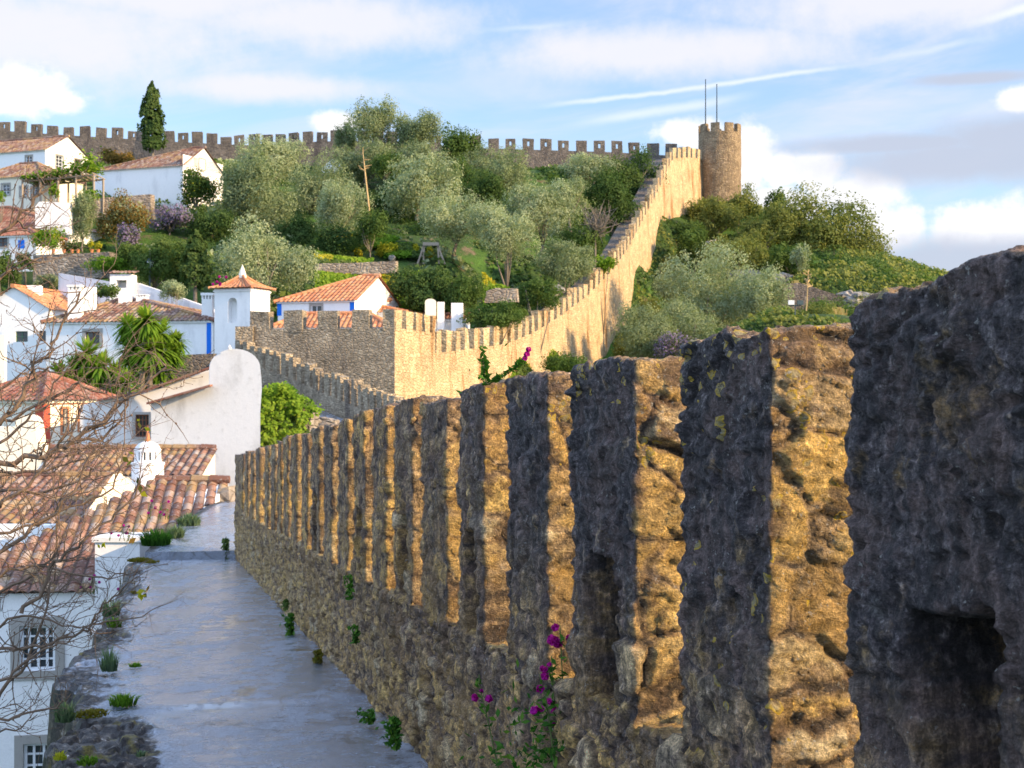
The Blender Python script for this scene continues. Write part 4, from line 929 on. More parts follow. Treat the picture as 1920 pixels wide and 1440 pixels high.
def grey_gable():
    root = empty('gable_house', P(390, 900, 49)-np.array([0, 0, 4])); tag(root, 'weathered pale grey house with an arched parapet top in front of the ivy', 'house')
    d = 48.; arch = [(393+95*.5-47.5*math.cos(t), 690-36*math.sin(t)) for t in np.linspace(0, math.pi, 16)]
    poly = [(283, 1010), (283, 757), (393, 726)]+[(393, 700)]+arch+[(490, 708), (491, 730), (488, 770), (488, 1010)]
    mb = MB(); mb.prism([P(x, y, d-(x-283)/200*.45) for x, y in poly], (-.1, .4, 0)); mb.build('wall', M['grey_plaster'], root)
    mb = MB(); mb.prism([P(x, y, 49.6) for x, y in [(150, 1010), (150, 760), (184, 752), (300, 728), (394, 692), (394, 1010)]], (.5, 4.0, 0)); mb.build('rear_wall', M['grey_plaster'], root)
    for (x0, y0, x1, y1, dd) in [(270, 735, 394, 691, 49.5), (184, 752, 272, 735, 49.5), (276, 758, 393, 725, 47.75)]:
        tb = MB(); a, b = P(x0, y0, dd), P(x1, y1, dd-.4); n = int(np.linalg.norm(b-a)/.3)
        for i in range(n):
            q, r_ = a+(b-a)*i/n, a+(b-a)*(i+1.1)/n; tb.box((q+r_)/2+np.array([0, .1, .03]), (np.linalg.norm(r_-q)/2, .22, .035), (r_-q)/np.linalg.norm(r_-q), (0, 1, 0)); tb.uv[-1][:] = (i+.5, 3.5)
        tb.build('coping_tiles', M['tile_red'], root)
    U = np.array([1., 0, 0]); O = P(150, 720, 49.6); O[2] = 0; a, b = P(256, 819, 49.6), P(282, 777, 49.6); nrm = np.array([0, -1., 0])
    mb = MB(); h = (a[0], b[0], a[2], b[2])
    window(root, np.array([0, 49.6-.19, 0]), U, h, .14, 'brown_wood', 'window_stone', (4, 4), .09)
grey_gable()
def coped_arch():
    pts = [P(393+47.5-50*math.cos(t), 692-38*math.sin(t), 47.4) for t in np.linspace(0, math.pi, 14)]
    mb = MB(); mb.lathe(P(430, 655, 47.5), [(.08, 0), (.07, .06), (.015, .15)], 8)
    mb.build('finial', M['grey_plaster'], bpy.data.objects['gable_house'])
coped_arch()

def red_house():
    h = House('red_trim_house', 'cream house with red corner pilasters and two narrow windows', 82, 52, -60, 3.6, 748, 705, ang=25, kind='hip', wall='cream_plaster', roof='tile_red', hr=.8, cw=.26, rl=.4,
              side_wins=[(116, 126, 766, 812, 'cream_plaster', 'terracotta', (1, 2), .08), (148, 158, 764, 806, 'cream_plaster', 'terracotta', (1, 2), .08)],
              stripes=[(66, 81.5, 748, 850, 'red_paint')])
    Bk = -h.nrm; Cc = h.O+h.U*h.L; 
    for a, w in ((.16, .16), (h.dep-.12, .12)):
        mb = MB(); mb.box(Cc+Bk*a+h.U*.006+np.array([0, 0, (h.ze-1.5)]), (w, .012, 1.45), Bk, h.U); mb.build('pilaster', M['red_paint'], h.root)
    mb = MB(); mb.box(Cc+Bk*h.dep/2+h.U*.02+np.array([0, 0, h.ze-.16]), (h.dep/2, .03, .05), Bk, h.U); mb.build('band', M['terracotta'], h.root)
red_house()
slab('garden_wall', 'cream rendered wall with a domed top left of the red pilaster house', [(-60, 910), (-60, 800), (28, 800)]+[(47-19*math.cos(t), 800-22*math.sin(t)) for t in np.linspace(0, math.pi, 8)]+[(70, 832), (84, 840), (84, 895)], 46.5, 46.5, .5, 'cream_plaster')

def ornate_chimney():
    d = 41.; c = P(277, 905, d); s = d/F; Z = np.array([0, 0, 1.]); z = lambda py: (905-py)*s
    root = empty('ornate_chimney', c-Z*.6); tag(root, 'round white chimney with vented lantern, dome and terracotta spike', 'chimney')
    mb = MB(); mb.lathe(c, [(30*s, -.6), (29.5*s, z(872)), (31*s, z(871)), (31*s, z(867)), (25*s, z(866)), (24.5*s, z(862))], 20); mb.build('stack', M['white_plaster'], root, False)
    vb = MB(); r = 22.5*s; n = 14
    for i in range(n):
        t = i/n*2*math.pi; p = c+np.array([r*math.cos(t), r*math.sin(t), (z(862)+z(847))/2]); vb.box(p, (.05, .025, (z(847)-z(862))/2), (-math.sin(t), math.cos(t), 0), (math.cos(t), math.sin(t), 0))
    vb.lathe(c, [(24.5*s, z(847)), (25*s, z(845)), (25*s, z(843)), (23*s, z(842))], 20); vb.build('lantern', M['white_plaster'], root)
    ib = MB(); ib.lathe(c, [(19*s, z(863)), (19*s, z(846))], 16); ib.build('flue', M['dark_metal'], root)
    db = MB(); db.lathe(c, [(24*s, z(842)), (22.5*s, z(838)), (18*s, z(833)), (11*s, z(829)), (5*s, z(827.5))], 20); db.build('dome', M['stained_plaster'], root, True)
    sb = MB(); sb.lathe(c, [(4.5*s, z(829)), (4*s, z(826)), (4.6*s, z(824)), (3*s, z(815)), (1.6*s, z(806)), (.4*s, z(798))], 10); sb.build('spike', M['terracotta'], root)
ornate_chimney()
def block_chimney():
    a = P(178, 1108, 27.2); b = P(262, 1012, 27.2); w = b[0]-a[0]; mb = MB(); h = b[2]-a[2]
    root = empty('block_chimney', np.array([(a[0]+b[0])/2, 27.6, a[2]-1.])); tag(root, 'stained square white chimney block at the walkway edge of the shed roof', 'chimney')
    mb.box(((a[0]+b[0])/2, 27.65, (a[2]+b[2])/2-.5), (w/2, .45, h/2+.45)); mb.build('stack', M['stained_plaster'], root)
    mb = MB(); mb.box(((a[0]+b[0])/2, 27.65, b[2]), (w/2+.05, .5, .045)); mb.build('chimney_cap', M['grey_plaster'], root)
block_chimney()
slab('stub_wall', 'lichen stained end wall where the near roof meets the walkway', [(400, 1000), (400, 945), (408, 918), (428, 912), (434, 1000)], 33, 33, .5, 'garden_stone')

# garden walls on the hillside
slab('garden_wall', 'long white garden wall stepping down behind the long house', [(108, 610), (110, 512), (205, 528), (255, 530), (330, 555), (400, 580), (400, 620), (250, 625)], 104, 99, .5, 'stained_plaster')
def gate_house():
    root = empty('gate_house', P(230, 600, 101)); tag(root, 'little white garden gatehouse with a square opening and tile top', 'gatehouse')
    a, b = P(206, 570, 101), P(247, 514, 101); O = np.array([a[0], a[1], 0]); U = np.array([1., 0, 0]); mb = MB(); h0, h1 = P(218, 540, 101), P(237, 525, 101)
    wall_face(mb, O, U, b[0]-a[0], a[2]-2, b[2], [(h0[0]-a[0], h1[0]-a[0], h0[2], h1[2])], 1.4); w = b[0]-a[0]
    B = np.array([0, 1.4, 0]); Z = np.array([0, 0, 1.]); O2 = O+U*w
    mb.quad(O2+Z*(a[2]-2), O2+B+Z*(a[2]-2), O2+B+Z*b[2], O2+Z*b[2]); mb.quad(O+Z*(a[2]-2), O+B+Z*(a[2]-2), O+B+Z*b[2], O+Z*b[2]); mb.quad(O+Z*b[2], O2+Z*b[2], O2+B+Z*b[2], O+B+Z*b[2]); mb.build('wall', M['white_plaster'], root)
    rb = MB(); roof_poly(rb, O+Z*(b[2]+.02)+np.array([-.2, -.2, 0]), O2+Z*(b[2]+.02)+np.array([.2, -.2, 0]), O2+B+Z*(b[2]+.3)+np.array([.2, 0, 0]), O+B+Z*(b[2]+.3)+np.array([-.2, 0, 0]), .3, .45, .06); rb.build('roof', M['tile_old'], root)
gate_house()
slab('garden_wall', 'blue stained white wall below the pergola garden', [(66, 440), (66, 385), (74, 378), (128, 380), (132, 440)], 121, 121, .6, 'stained_plaster')
slab('terrace_wall', 'rough stone terrace wall with pots standing along its top', [(62, 530), (62, 478), (152, 475), (205, 472), (205, 520)], 112, 111, .9, 'garden_stone')
slab('retaining_wall', 'weathered stone retaining wall below the long hipped house', [(176, 430), (176, 372), (282, 364), (284, 430)], 133, 133, .8, 'garden_stone')
slab('terrace_wall', 'low grey stone wall crossing the bright grass above the orange roof', [(590, 515), (590, 494), (660, 493), (742, 489), (742, 512)], 117, 117, .6, 'garden_stone')
slab('ruined_wall', 'short pale ruined wall in the grass near the climbing town wall', [(908, 568), (912, 545), (930, 540), (968, 541), (970, 566)], 110, 110, .6, 'garden_stone')
slab('ruined_wall', 'dark blocky stone wall among dry grass on the right hillside', [(1465, 590), (1468, 532), (1500, 530), (1545, 545), (1580, 556), (1580, 600)], 140, 140, 1.2, 'castle_grey')
slab('retaining_wall', 'dark mossy wall between the yucca palms and the grey gable', [(322, 760), (323, 666), (400, 663), (410, 760)], 80, 80, .6, 'castle_grey')
slab('shed_gable', 'small white gable end of a hut half hidden in the olive grove', [(602, 330), (602, 316), (623, 298), (634, 312), (634, 330)], 178, 178, 2.5, 'white_plaster', 'hut')
slab('broken_wall', 'broken pinkish stone wall end beside the ivy below the bend', [(572, 840), (574, 790), (600, 782), (628, 788), (632, 840)], 56, 56, .5, 'garden_stone')
def pergola():
    root = empty('pergola', P(120, 375, 131)); tag(root, 'long vine covered pergola with dark underside beside the small hipped house', 'pergola')
    d = 130; a, b = P(42, 340, d), P(176, 328, d); mb = MB()
    for i in range(5):
        p = a+(b-a)*i/4
        for y in (0, 3): mb = MB(); mb.tube([p+np.array([0, y, -3.2]), p+np.array([0, y, 0])], .1, 6); mb.build('post', M['grey_wood'], root)
    mb = MB()
    for y in (0, 3): mb.tube([a+np.array([0, y, 0]), b+np.array([0, y, 0])], .09, 6)
    for i in range(14): p = a+(b-a)*i/13; mb.tube([p+np.array([0, -.5, .1]), p+np.array([0, 3.5, .1])], .06, 5)
    mb.build('beams', M['grey_wood'], root)
    return root, a, b
PERG = pergola()

# ------------------------------------------------------------------ foliage
def leaves(pos, nrm, size, asp=1.7, flat=.0):
    """one rhombic leaf face per position"""
    n = len(pos); t = rng.normal(size=(n, 3)); t -= nrm*(t*nrm).sum(1)[:, None]; t /= np.linalg.norm(t, axis=1)[:, None]+1e-9; b = np.cross(nrm, t)
    s = (size*(.55+.9*rng.random(n)))[:, None]; w = s/asp*(.8+.4*rng.random(n))[:, None]
    V = np.stack([pos-t*s*.5, pos+b*w*.5+nrm*s*.06, pos+t*s*.5, pos-b*w*.5-nrm*s*.06], 1).reshape(-1, 3)
    return V, np.arange(4*n).reshape(n, 4)
def crown_pts(c, half, n, nl, lr=(.3, .5), droop=0., seed=0, shell=.78, up=.25):
    r = np.random.default_rng(seed); half = np.asarray(half, float); L = []
    while len(L) < nl:
        q = r.normal(size=3); q /= np.linalg.norm(q); rad = r.random()**.45*.72
        if q[2] < -.75: continue
        L.append(np.append(q*rad, lr[0]+(lr[1]-lr[0])*r.random()))
    L = np.array(L); k = r.choice(nl, n, p=L[:, 3]**2/np.sum(L[:, 3]**2)); dv = r.normal(size=(n, 3)); dv[:, 2] += up; dv /= np.linalg.norm(dv, axis=1)[:, None]
    rad = shell+(1.12-shell)*r.random(n)**1.0; rad = np.where(r.random(n) < .12, r.random(n)*.8, rad)
    # sub-clumps give each lobe a broken edge
    cl = np.floor(dv*2.2+k[:, None]*7.1); hh = _h(cl[:, 0], cl[:, 1], cl[:, 2], seed); rad = rad*(.58+.7*hh)
    p = L[k, :3]+dv*(L[k, 3]*rad)[:, None]*np.array([.92, .92, 1.22]); p[:, 2] -= droop*np.maximum(0, np.linalg.norm(p[:, :2], axis=1)-.4)
    tone = np.clip(.15+.5*hh+.12*r.random(n)+.35*(_h(k, k*3, k*7, seed+5)-.4), 0, 1)
    return np.asarray(c)+p*half, dv, tone
def foliage_mesh(name, parent, c, half, n, nl, size, mat, seed, asp=1.7, jit=.42, extra=None, **kw):
    p, dv, tone = crown_pts(c, half, n, nl, seed=seed, **kw); nr = dv+rng.normal(0, jit, dv.shape); nr /= np.linalg.norm(nr, axis=1)[:, None]
    V, Fq = leaves(p, nr, size, asp); T = np.repeat(tone, 4); mats = [M[mat]]; mi = np.zeros(len(Fq), int)
    if extra: mats.append(M[extra[0]]); mi = (rng.random(len(Fq)) < extra[1]).astype(int)
    return mesh_np(name, V, Fq, mats, parent, {'tone': T}, midx=mi)
KIND = {  # material, lobes, lobe radius, leaf size px, density
 'olive': ('leaf_olive', 19, (.21, .37), 2.3, 1.0, 1.9), 'pale': ('leaf_pale', 19, (.21, .37), 2.3, 1.0, 1.9), 'green': ('leaf_green', 18, (.22, .38), 2.7, 1.0, 1.5), 'dark': ('leaf_dark', 17, (.24, .40), 2.7, 1.1, 1.5),
 'bright': ('leaf_bright', 12, (.26, .45), 2.8, 1., 1.4), 'yellow': ('leaf_yellow', 9, (.3, .45), 2.6, 1., 1.4), 'autumn': ('leaf_autumn', 16, (.22, .38), 2.6, .9, 1.5), 'maquis': ('leaf_maquis', 20, (.22, .38), 2.5, 1.1, 1.5),
 'purple': ('blossom_purple', 14, (.25, .4), 2.5, 1., 1.3)}
NT_ = [0]
def tree(label, px, top, bot, w, d, kind, cat='tree', group=None, trunk=True, name=None, extra=None, bush=False, depth=1.0):
    NT_[0] += 1; sd = 100+NT_[0]*13; mat, nl, lr, lp, den, asp = KIND[kind]; r = np.random.default_rng(sd)
    a = P(px, (top+bot)/2, d); s = d/F; half = np.array([w/2*s, w/2*s*depth, (bot-top)/2*s]); g = gz(a[0], a[1])
    base = np.array([a[0], a[1], min(g, a[2]-half[2]*.5)-.2 if not bush else min(g, a[2]-half[2]*.3)]); nm = name or ('shrub' if bush else 'tree')
    root = empty(nm, base); tag(root, label, cat, group)
    size = lp*s*(1.32 if w < 150 else 1.75); area = math.pi*w*(bot-top)/4*s*s; n = int(min(27000, max(600, den*6.0*area/(size*size/asp*.5))))
    foliage_mesh('crown', root, a, half*(1.34 if group else 1.16)*np.array([1, 1, .93]), n, nl+5, size, mat, sd, asp=asp, lr=lr, extra=extra)
    mb = MB(); H = a[2]-base[2]; tr = max(.09, .028*w*s); c0 = base
    if trunk and not bush:
        fork = base+np.array([r.normal(0, .1*half[0]), 0, H*.45]); mb.tube([base, (base+fork)/2+r.normal(0, .04*half[0], 3)*np.array([1, 1, 0]), fork], [tr*1.3, tr, tr*.8], 7)
    else: fork = base+np.array([0, 0, H*.25]); mb.tube([base, fork], [tr*.8, tr*.6], 5)
    for i in range(5):
        q = a+half*np.array([r.uniform(-.6, .6), r.uniform(-.5, .5), r.uniform(-.1, .6)]); m_ = (fork+q)/2+np.array([0, 0, -.1*half[2]])+r.normal(0, .08*half[0], 3); mb.tube([fork, m_, q], [tr*.65, tr*.4, tr*.12], 5)
    mb.build('trunk' if not bush else 'stems', M['bark_olive'], root, True)
    return root
G1 = 'olive trees of the hillside grove'; G2 = 'shrubs on the hill outside the wall'; G3 = 'dark green trees inside the wall'
T_ = tree
T_('broad grey green olive just right of the long hipped house', 470, 300, 478, 150, 136, 'olive', group=G1)
T_('olive with pale top behind the broad one at the grove left edge', 505, 262, 360, 130, 152, 'pale', group=G1)
T_('olive with hazy grey crown under the merlons between two clearings', 590, 300, 450, 120, 146, 'olive', group=G1)
T_('upright olive with visible forked trunk left of the dead pole', 642, 332, 452, 95, 130, 'pale', group=G1)
T_('full silvery olive behind the belfry roof', 488, 428, 560, 165, 106, 'pale', group=G1)
T_('tallest feathery tree breaking the skyline in the grove centre', 712, 196, 300, 105, 176, 'olive', group=G1)
T_('feathery skyline tree right of the tallest one', 795, 208, 300, 85, 174, 'olive', group=G1)
T_('thin sapling crown against the cloud left of the tallest tree', 648, 226, 300, 40, 180, 'olive', group=G1)
T_('grey olive below the tallest skyline tree', 690, 268, 360, 120, 166, 'olive', group=G1)
T_('grey olive below the right skyline tree', 800, 272, 350, 130, 164, 'olive', group=G1)
T_('dark green rounded tree at the right end of the skyline clump', 862, 232, 330, 78, 168, 'green', group=G3)
T_('big round pale olive in the centre of the grove', 782, 292, 420, 150, 146, 'pale', group=G1)
T_('spreading olive above the wooden frame', 850, 362, 480, 130, 127, 'pale', group=G1)
T_('round pale olive low in the grove right of the wooden frame', 940, 390, 500, 120, 122, 'pale', group=G1)
T_('olive with domed crown under the loophole merlons', 935, 282, 375, 130, 164, 'olive', group=G1)
T_('large silvery olive left of the bare grey tree', 1010, 345, 470, 130, 142, 'pale', group=G1)
T_('olive tucked behind the silvery one high on the slope', 1070, 330, 400, 90, 156, 'olive', group=G1)
T_('light olive top against the foot of the ridge wall', 1110, 290, 345, 110, 174, 'pale', group=G1)
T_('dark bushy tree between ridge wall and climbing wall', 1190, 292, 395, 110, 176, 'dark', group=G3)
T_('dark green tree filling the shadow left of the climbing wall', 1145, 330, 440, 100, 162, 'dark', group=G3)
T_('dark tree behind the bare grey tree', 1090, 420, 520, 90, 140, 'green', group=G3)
T_('low grey bush left of the lower climbing wall', 1060, 455, 535, 110, 132, 'olive', 'shrub', G1, bush=True, name='shrub')
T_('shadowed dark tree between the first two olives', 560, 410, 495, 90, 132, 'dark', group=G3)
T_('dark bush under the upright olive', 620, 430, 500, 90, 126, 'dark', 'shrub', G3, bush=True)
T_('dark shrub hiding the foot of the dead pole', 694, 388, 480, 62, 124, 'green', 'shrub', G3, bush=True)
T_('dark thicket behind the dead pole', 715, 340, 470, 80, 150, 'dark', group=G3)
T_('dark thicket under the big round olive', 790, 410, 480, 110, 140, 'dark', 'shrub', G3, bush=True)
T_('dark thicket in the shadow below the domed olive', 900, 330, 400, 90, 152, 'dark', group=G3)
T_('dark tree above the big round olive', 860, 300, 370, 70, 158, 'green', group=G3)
T_('green tree between the skyline trees and the big olive', 725, 285, 345, 70, 160, 'green', group=G3)
T_('wide dark ivy covered bush right of the orange roof', 795, 492, 600, 165, 107, 'dark', 'shrub', bush=True)
T_('bright green ivy bush under the pale ruined wall', 925, 562, 625, 130, 103, 'green', 'shrub', bush=True)
T_('mid green bush left of the pale ruined wall', 868, 510, 600, 90, 105, 'green', 'shrub', bush=True)
T_('green bush right of the pale ruined wall', 1010, 520, 590, 100, 114, 'green', 'shrub', bush=True)
T_('small bright creeper on the wall walk merlons', 1132, 478, 512, 44, 137, 'bright', 'shrub', bush=True)
T_('yellow green bush in the sunny clearing', 728, 454, 488, 52, 126, 'yellow', 'shrub', bush=True)
T_('small yellow shoot left of the sunny bush', 672, 462, 486, 16, 126, 'yellow', 'shrub', bush=True)
T_('small yellow bush inside the wooden frame', 806, 462, 486, 20, 125, 'yellow', 'shrub', bush=True)
T_('dark glossy round tree at the gable corner of the long hipped house', 370, 318, 400, 84, 137.5, 'green', extra=('leaf_yellow', .06))
T_('hanging purple wisteria on the wall below the long hipped house', 318, 384, 440, 92, 131, 'purple', 'wisteria', name='wisteria', bush=True, extra=('leaf_green', .2))
T_('small purple wisteria spilling below the bronze leaved tree', 244, 420, 470, 52, 124, 'purple', 'wisteria', name='wisteria', bush=True, extra=('leaf_green', .25))
T_('bronze leaved loquat tree among the terraces', 232, 364, 460, 96, 127, 'autumn', extra=('leaf_olive', .3))
T_('small grey olive left of the bronze leaved tree', 154, 366, 470, 56, 122, 'olive', group=G1)
T_('orange tree with round green crown by the low cottage', 92, 422, 474, 66, 114, 'bright', extra=('leaf_yellow', .12))
T_('feathery green tree left of the dark conifers', 300, 440, 540, 120, 107, 'green')
T_('flat bright green branch mass above the gatehouse', 205, 480, 515, 90, 109, 'bright', 'shrub', bush=True)
T_('light green tree between feathery tree and conifers', 250, 452, 520, 90, 110, 'green')
T_('silver leaved bush over the long garden wall', 325, 520, 566, 60, 97, 'pale', 'shrub', bush=True)
T_('spiky palm top behind the long house chimneys', 195, 530, 566, 70, 97, 'green', 'shrub', bush=True)
T_('grey green shrub below the terrace wall', 86, 512, 550, 50, 105, 'olive', 'shrub', bush=True)
T_('dark green shrub at the left frame edge', 8, 470, 550, 60, 104, 'green', 'shrub', bush=True)
T_('green shrub on the terrace by the low cottage', 48, 470, 512, 36, 112, 'green', 'shrub', bush=True)
T_('small green shrub at the left edge beside the hipped house', 2, 358, 382, 22, 126, 'bright', 'shrub', bush=True)
T_('green vine curtain hanging from the pergola', 101, 342, 376, 22, 129, 'bright', 'vine', bush=True, name='vine')
T_('brownish shrub at the foot of the ridge wall left of the cypress', 225, 275, 318, 80, 172, 'autumn', 'shrub', bush=True)
T_('bright bush under the pergola by the long hipped house', 172, 355, 382, 40, 130, 'bright', 'shrub', bush=True)
T_('dark hedge mass below the wisteria', 400, 395, 470, 90, 132, 'dark', 'shrub', G3, bush=True)
T_('dark shrub under the broad first olive', 440, 440, 500, 80, 124, 'dark', 'shrub', G3, bush=True)
# outside the wall
T_('green bush at the foot of the round tower', 1385, 352, 420, 70, 184, 'maquis', 'shrub', G2, bush=True)
T_('bush spreading below the round tower toward the wall', 1345, 378, 450, 90, 178, 'maquis', 'shrub', G2, bush=True)
T_('bush clinging to the wall foot above the pale rocks', 1300, 432, 500, 70, 166, 'green', 'shrub', G2, bush=True)
T_('large dark domed thicket on the right skyline', 1530, 368, 520, 210, 174, 'maquis', 'shrub', G2, bush=True)
T_('dark right shoulder of the domed thicket', 1610, 430, 545, 110, 172, 'maquis', 'shrub', G2, bush=True)
T_('small tree top left of the domed thicket', 1455, 360, 420, 44, 184, 'green', 'shrub', G2, bush=True)
T_('grey green slope bush left of the domed thicket', 1440, 395, 470, 90, 170, 'maquis', 'shrub', G2, bush=True)
T_('small skyline tree right of the domed thicket', 1640, 458, 510, 34, 178, 'green', 'shrub', G2, bush=True)
T_('low skyline scrub at the far right slope', 1720, 505, 560, 100, 176, 'maquis', 'shrub', G2, bush=True)
T_('lowest skyline scrub behind the foreground merlon', 1790, 525, 580, 120, 172, 'maquis', 'shrub', G2, bush=True)
T_('large pale olive against the climbing wall outside', 1330, 480, 640, 190, 140, 'pale', group=G2)
T_('pale olive right of the large one outside the wall', 1430, 505, 630, 90, 134, 'pale', group=G2)
T_('olive green tree low at the foot of the climbing wall', 1205, 575, 690, 110, 122, 'olive', group=G2)
T_('olive bush low in front of the large pale olive', 1300, 560, 690, 130, 126, 'olive', group=G2)
T_('grey green bush above the dry grass', 1500, 455, 520, 36, 155, 'pale', 'shrub', G2, bush=True)
T_('pale round bush right of the dry grass', 1605, 505, 565, 80, 158, 'pale', 'shrub', G2, bush=True)
T_('green bush in the middle of the right slope', 1480, 460, 525, 90, 160, 'green', 'shrub', G2, bush=True)
T_('green bush below the pale slope rocks', 1400, 440, 490, 80, 166, 'maquis', 'shrub', G2, bush=True)
T_('low green bush beside the dark blocky wall', 1560, 560, 640, 110, 134, 'green', 'shrub', G2, bush=True)
T_('bright little bush above the yellow lichen merlon', 1460, 575, 640, 50, 130, 'bright', 'shrub', G2, bush=True)
T_('olive bush at the right end of the slope behind the merlons', 1670, 560, 640, 130, 136, 'maquis', 'shrub', G2, bush=True)
T_('purple flowering bush behind the yellow lichen merlon', 1272, 625, 680, 90, 120, 'purple', 'shrub', G2, bush=True, extra=('leaf_green', .35))
T_('bush among rocks below the tower on the slope', 1350, 440, 510, 80, 163, 'maquis', 'shrub', G2, bush=True)

for lb_, px_, py_, w_, h_, d_, k_ in [('small dark bush at the junction of round tower and climbing wall', 1312, 402, 50, 60, 185, 'maquis'), ('dense bush against the upper climbing wall', 1288, 452, 52, 70, 174, 'green'), ('yellowish bush against the middle of the climbing wall', 1264, 500, 50, 60, 165, 'maquis'),
        ('grey bush against the middle of the climbing wall', 1246, 545, 50, 62, 157, 'olive'), ('dark bush at the wall foot beside the olive green tree', 1222, 592, 56, 60, 150, 'maquis'), ('low bush at the wall foot nearest the foreground merlons', 1172, 655, 44, 50, 136, 'maquis'),
        ('low green bush at the foot of the lower climbing wall', 1062, 690, 90, 60, 108, 'green'), ('rounded bush between the slope rocks and the large pale olive', 1395, 480, 80, 60, 158, 'maquis'), ('green bush on the middle slope right of the floodlights', 1540, 600, 90, 60, 124, 'maquis'), ('low bush behind the yellow lichen merlon top', 1420, 650, 120, 60, 112, 'maquis'), ('wide low bush on the slope behind the tallest merlon', 1620, 640, 140, 70, 116, 'green')]:
    T_(lb_, px_, py_-h_/2, py_+h_/2, w_, d_, k_, 'shrub', G2, bush=True)
def cypress(label, px, top, bot, w, d, seed, mat='leaf_dark', n=5200):
    a, b = P(px, bot, d), P(px, top, d); H = b[2]-a[2]; r = np.random.default_rng(seed); W_ = w/2*d/F; g = gz(a[0], a[1])
    root = empty('cypress', (a[0], a[1], min(g, a[2]-.3))); tag(root, label, 'cypress'); t = r.random(n)**.8
    ang = r.random(n)*2*math.pi; k = np.floor(ang*1.6)+np.floor(t*9)*31; hh = _h(k, k*2, k*5, seed)
    prof = np.interp(t, [0, .12, .35, .6, .8, .93, 1], [.85, 1., 1., .82, .56, .30, .04]); rad = W_*prof*(.62+.55*hh)*(.75+.3*r.random(n))
    p = np.stack([a[0]+rad*np.cos(ang), a[1]+rad*np.sin(ang), a[2]+H*t*(.97+.03*hh)+.4*hh*W_], 1); nr = np.stack([np.cos(ang), np.sin(ang), 0*ang+.4], 1)+r.normal(0, .5, (n, 3)); nr /= np.linalg.norm(nr, axis=1)[:, None]
    s = 5.2*d/F; V, Fq = leaves(p, nr, s, 1.8); mesh_np('crown', V, Fq, M[mat], root, {'tone': np.repeat(np.clip(.1+.6*hh+.3*r.random(n), 0, 1), 4)})
    mb = MB(); mb.tube([(a[0], a[1], min(g, a[2]-.3)), (a[0], a[1], a[2]+H*.9)], [.22, .04], 6); mb.build('trunk', M['bark_olive'], root)
cypress('tall dark cypress standing against the sky in front of the ridge wall', 286, 160, 285, 47, 168, 5, 'leaf_dark', 7000)
cypress('dark drooping conifer left of the belfry', 366, 440, 545, 56, 104, 9, 'leaf_dark', 6000)
cypress('narrow conifer between the drooping one and the feathery tree', 335, 462, 545, 40, 107, 11, 'leaf_dark', 5000)

def bare_tree(label, px, top, bot, w, d, mat, seed, n=60, leafy=None, lean=0):
    r = np.random.default_rng(seed); a, b = P(px, bot, d), P(px+lean, top, d); H = b[2]-a[2]; g = gz(a[0], a[1]); root = empty('bare_tree', (a[0], a[1], min(g, a[2]))); tag(root, label, 'tree')
    mb = MB(); W_ = w/2*d/F; base = np.array([a[0], a[1], min(g, a[2])]); fork = a+np.array([0, 0, H*.3]); mb.tube([base, fork], [.16, .12], 6)
    for i in range(n):
        e = a+np.array([r.normal(0, W_*.5), r.normal(0, W_*.4), H*(.45+.6*r.random())]); m_ = fork+(e-fork)*.5+r.normal(0, .15*W_, 3); mb.tube([fork, m_, e], [.07, .045, .02], 4)
        for k in range(3):
            s_ = fork+(e-fork)*r.uniform(.4, .9); mb.tube([s_, s_+r.normal(0, .22*W_, 3)+np.array([0, 0, .15*W_])], [.03, .015], 4)
    mb.build('branches', M[mat], root); return root
bare_tree('bare pale grey tree beside the climbing wall', 1116, 388, 470, 76, 139, 'bark_olive', 3)
def dead_pole():
    d = 128; a, b = P(692, 392, d), P(680, 282, d); root = empty('dead_trunk', (a[0], a[1], gz(a[0], a[1]))); tag(root, 'thin golden dead trunk leaning in the middle of the grove', 'dead tree')
    mb = MB(); mb.tube([(a[0], a[1], gz(a[0], a[1])-.2), a, (a*.4+b*.6), b], [.12, .10, .08, .03], 6); mb.build('trunk', M['bark_dead'], root); tb = MB(); r = np.random.default_rng(4)
    for i in range(16):
        q = a+(b-a)*r.uniform(.45, 1); tb.tube([q, q+np.array([r.uniform(-.9, .7), r.uniform(-.4, .4), r.uniform(.0, .5)])], [.04, .015], 4)
    tb.build('branches', M['bark_dead'], root)
dead_pole()
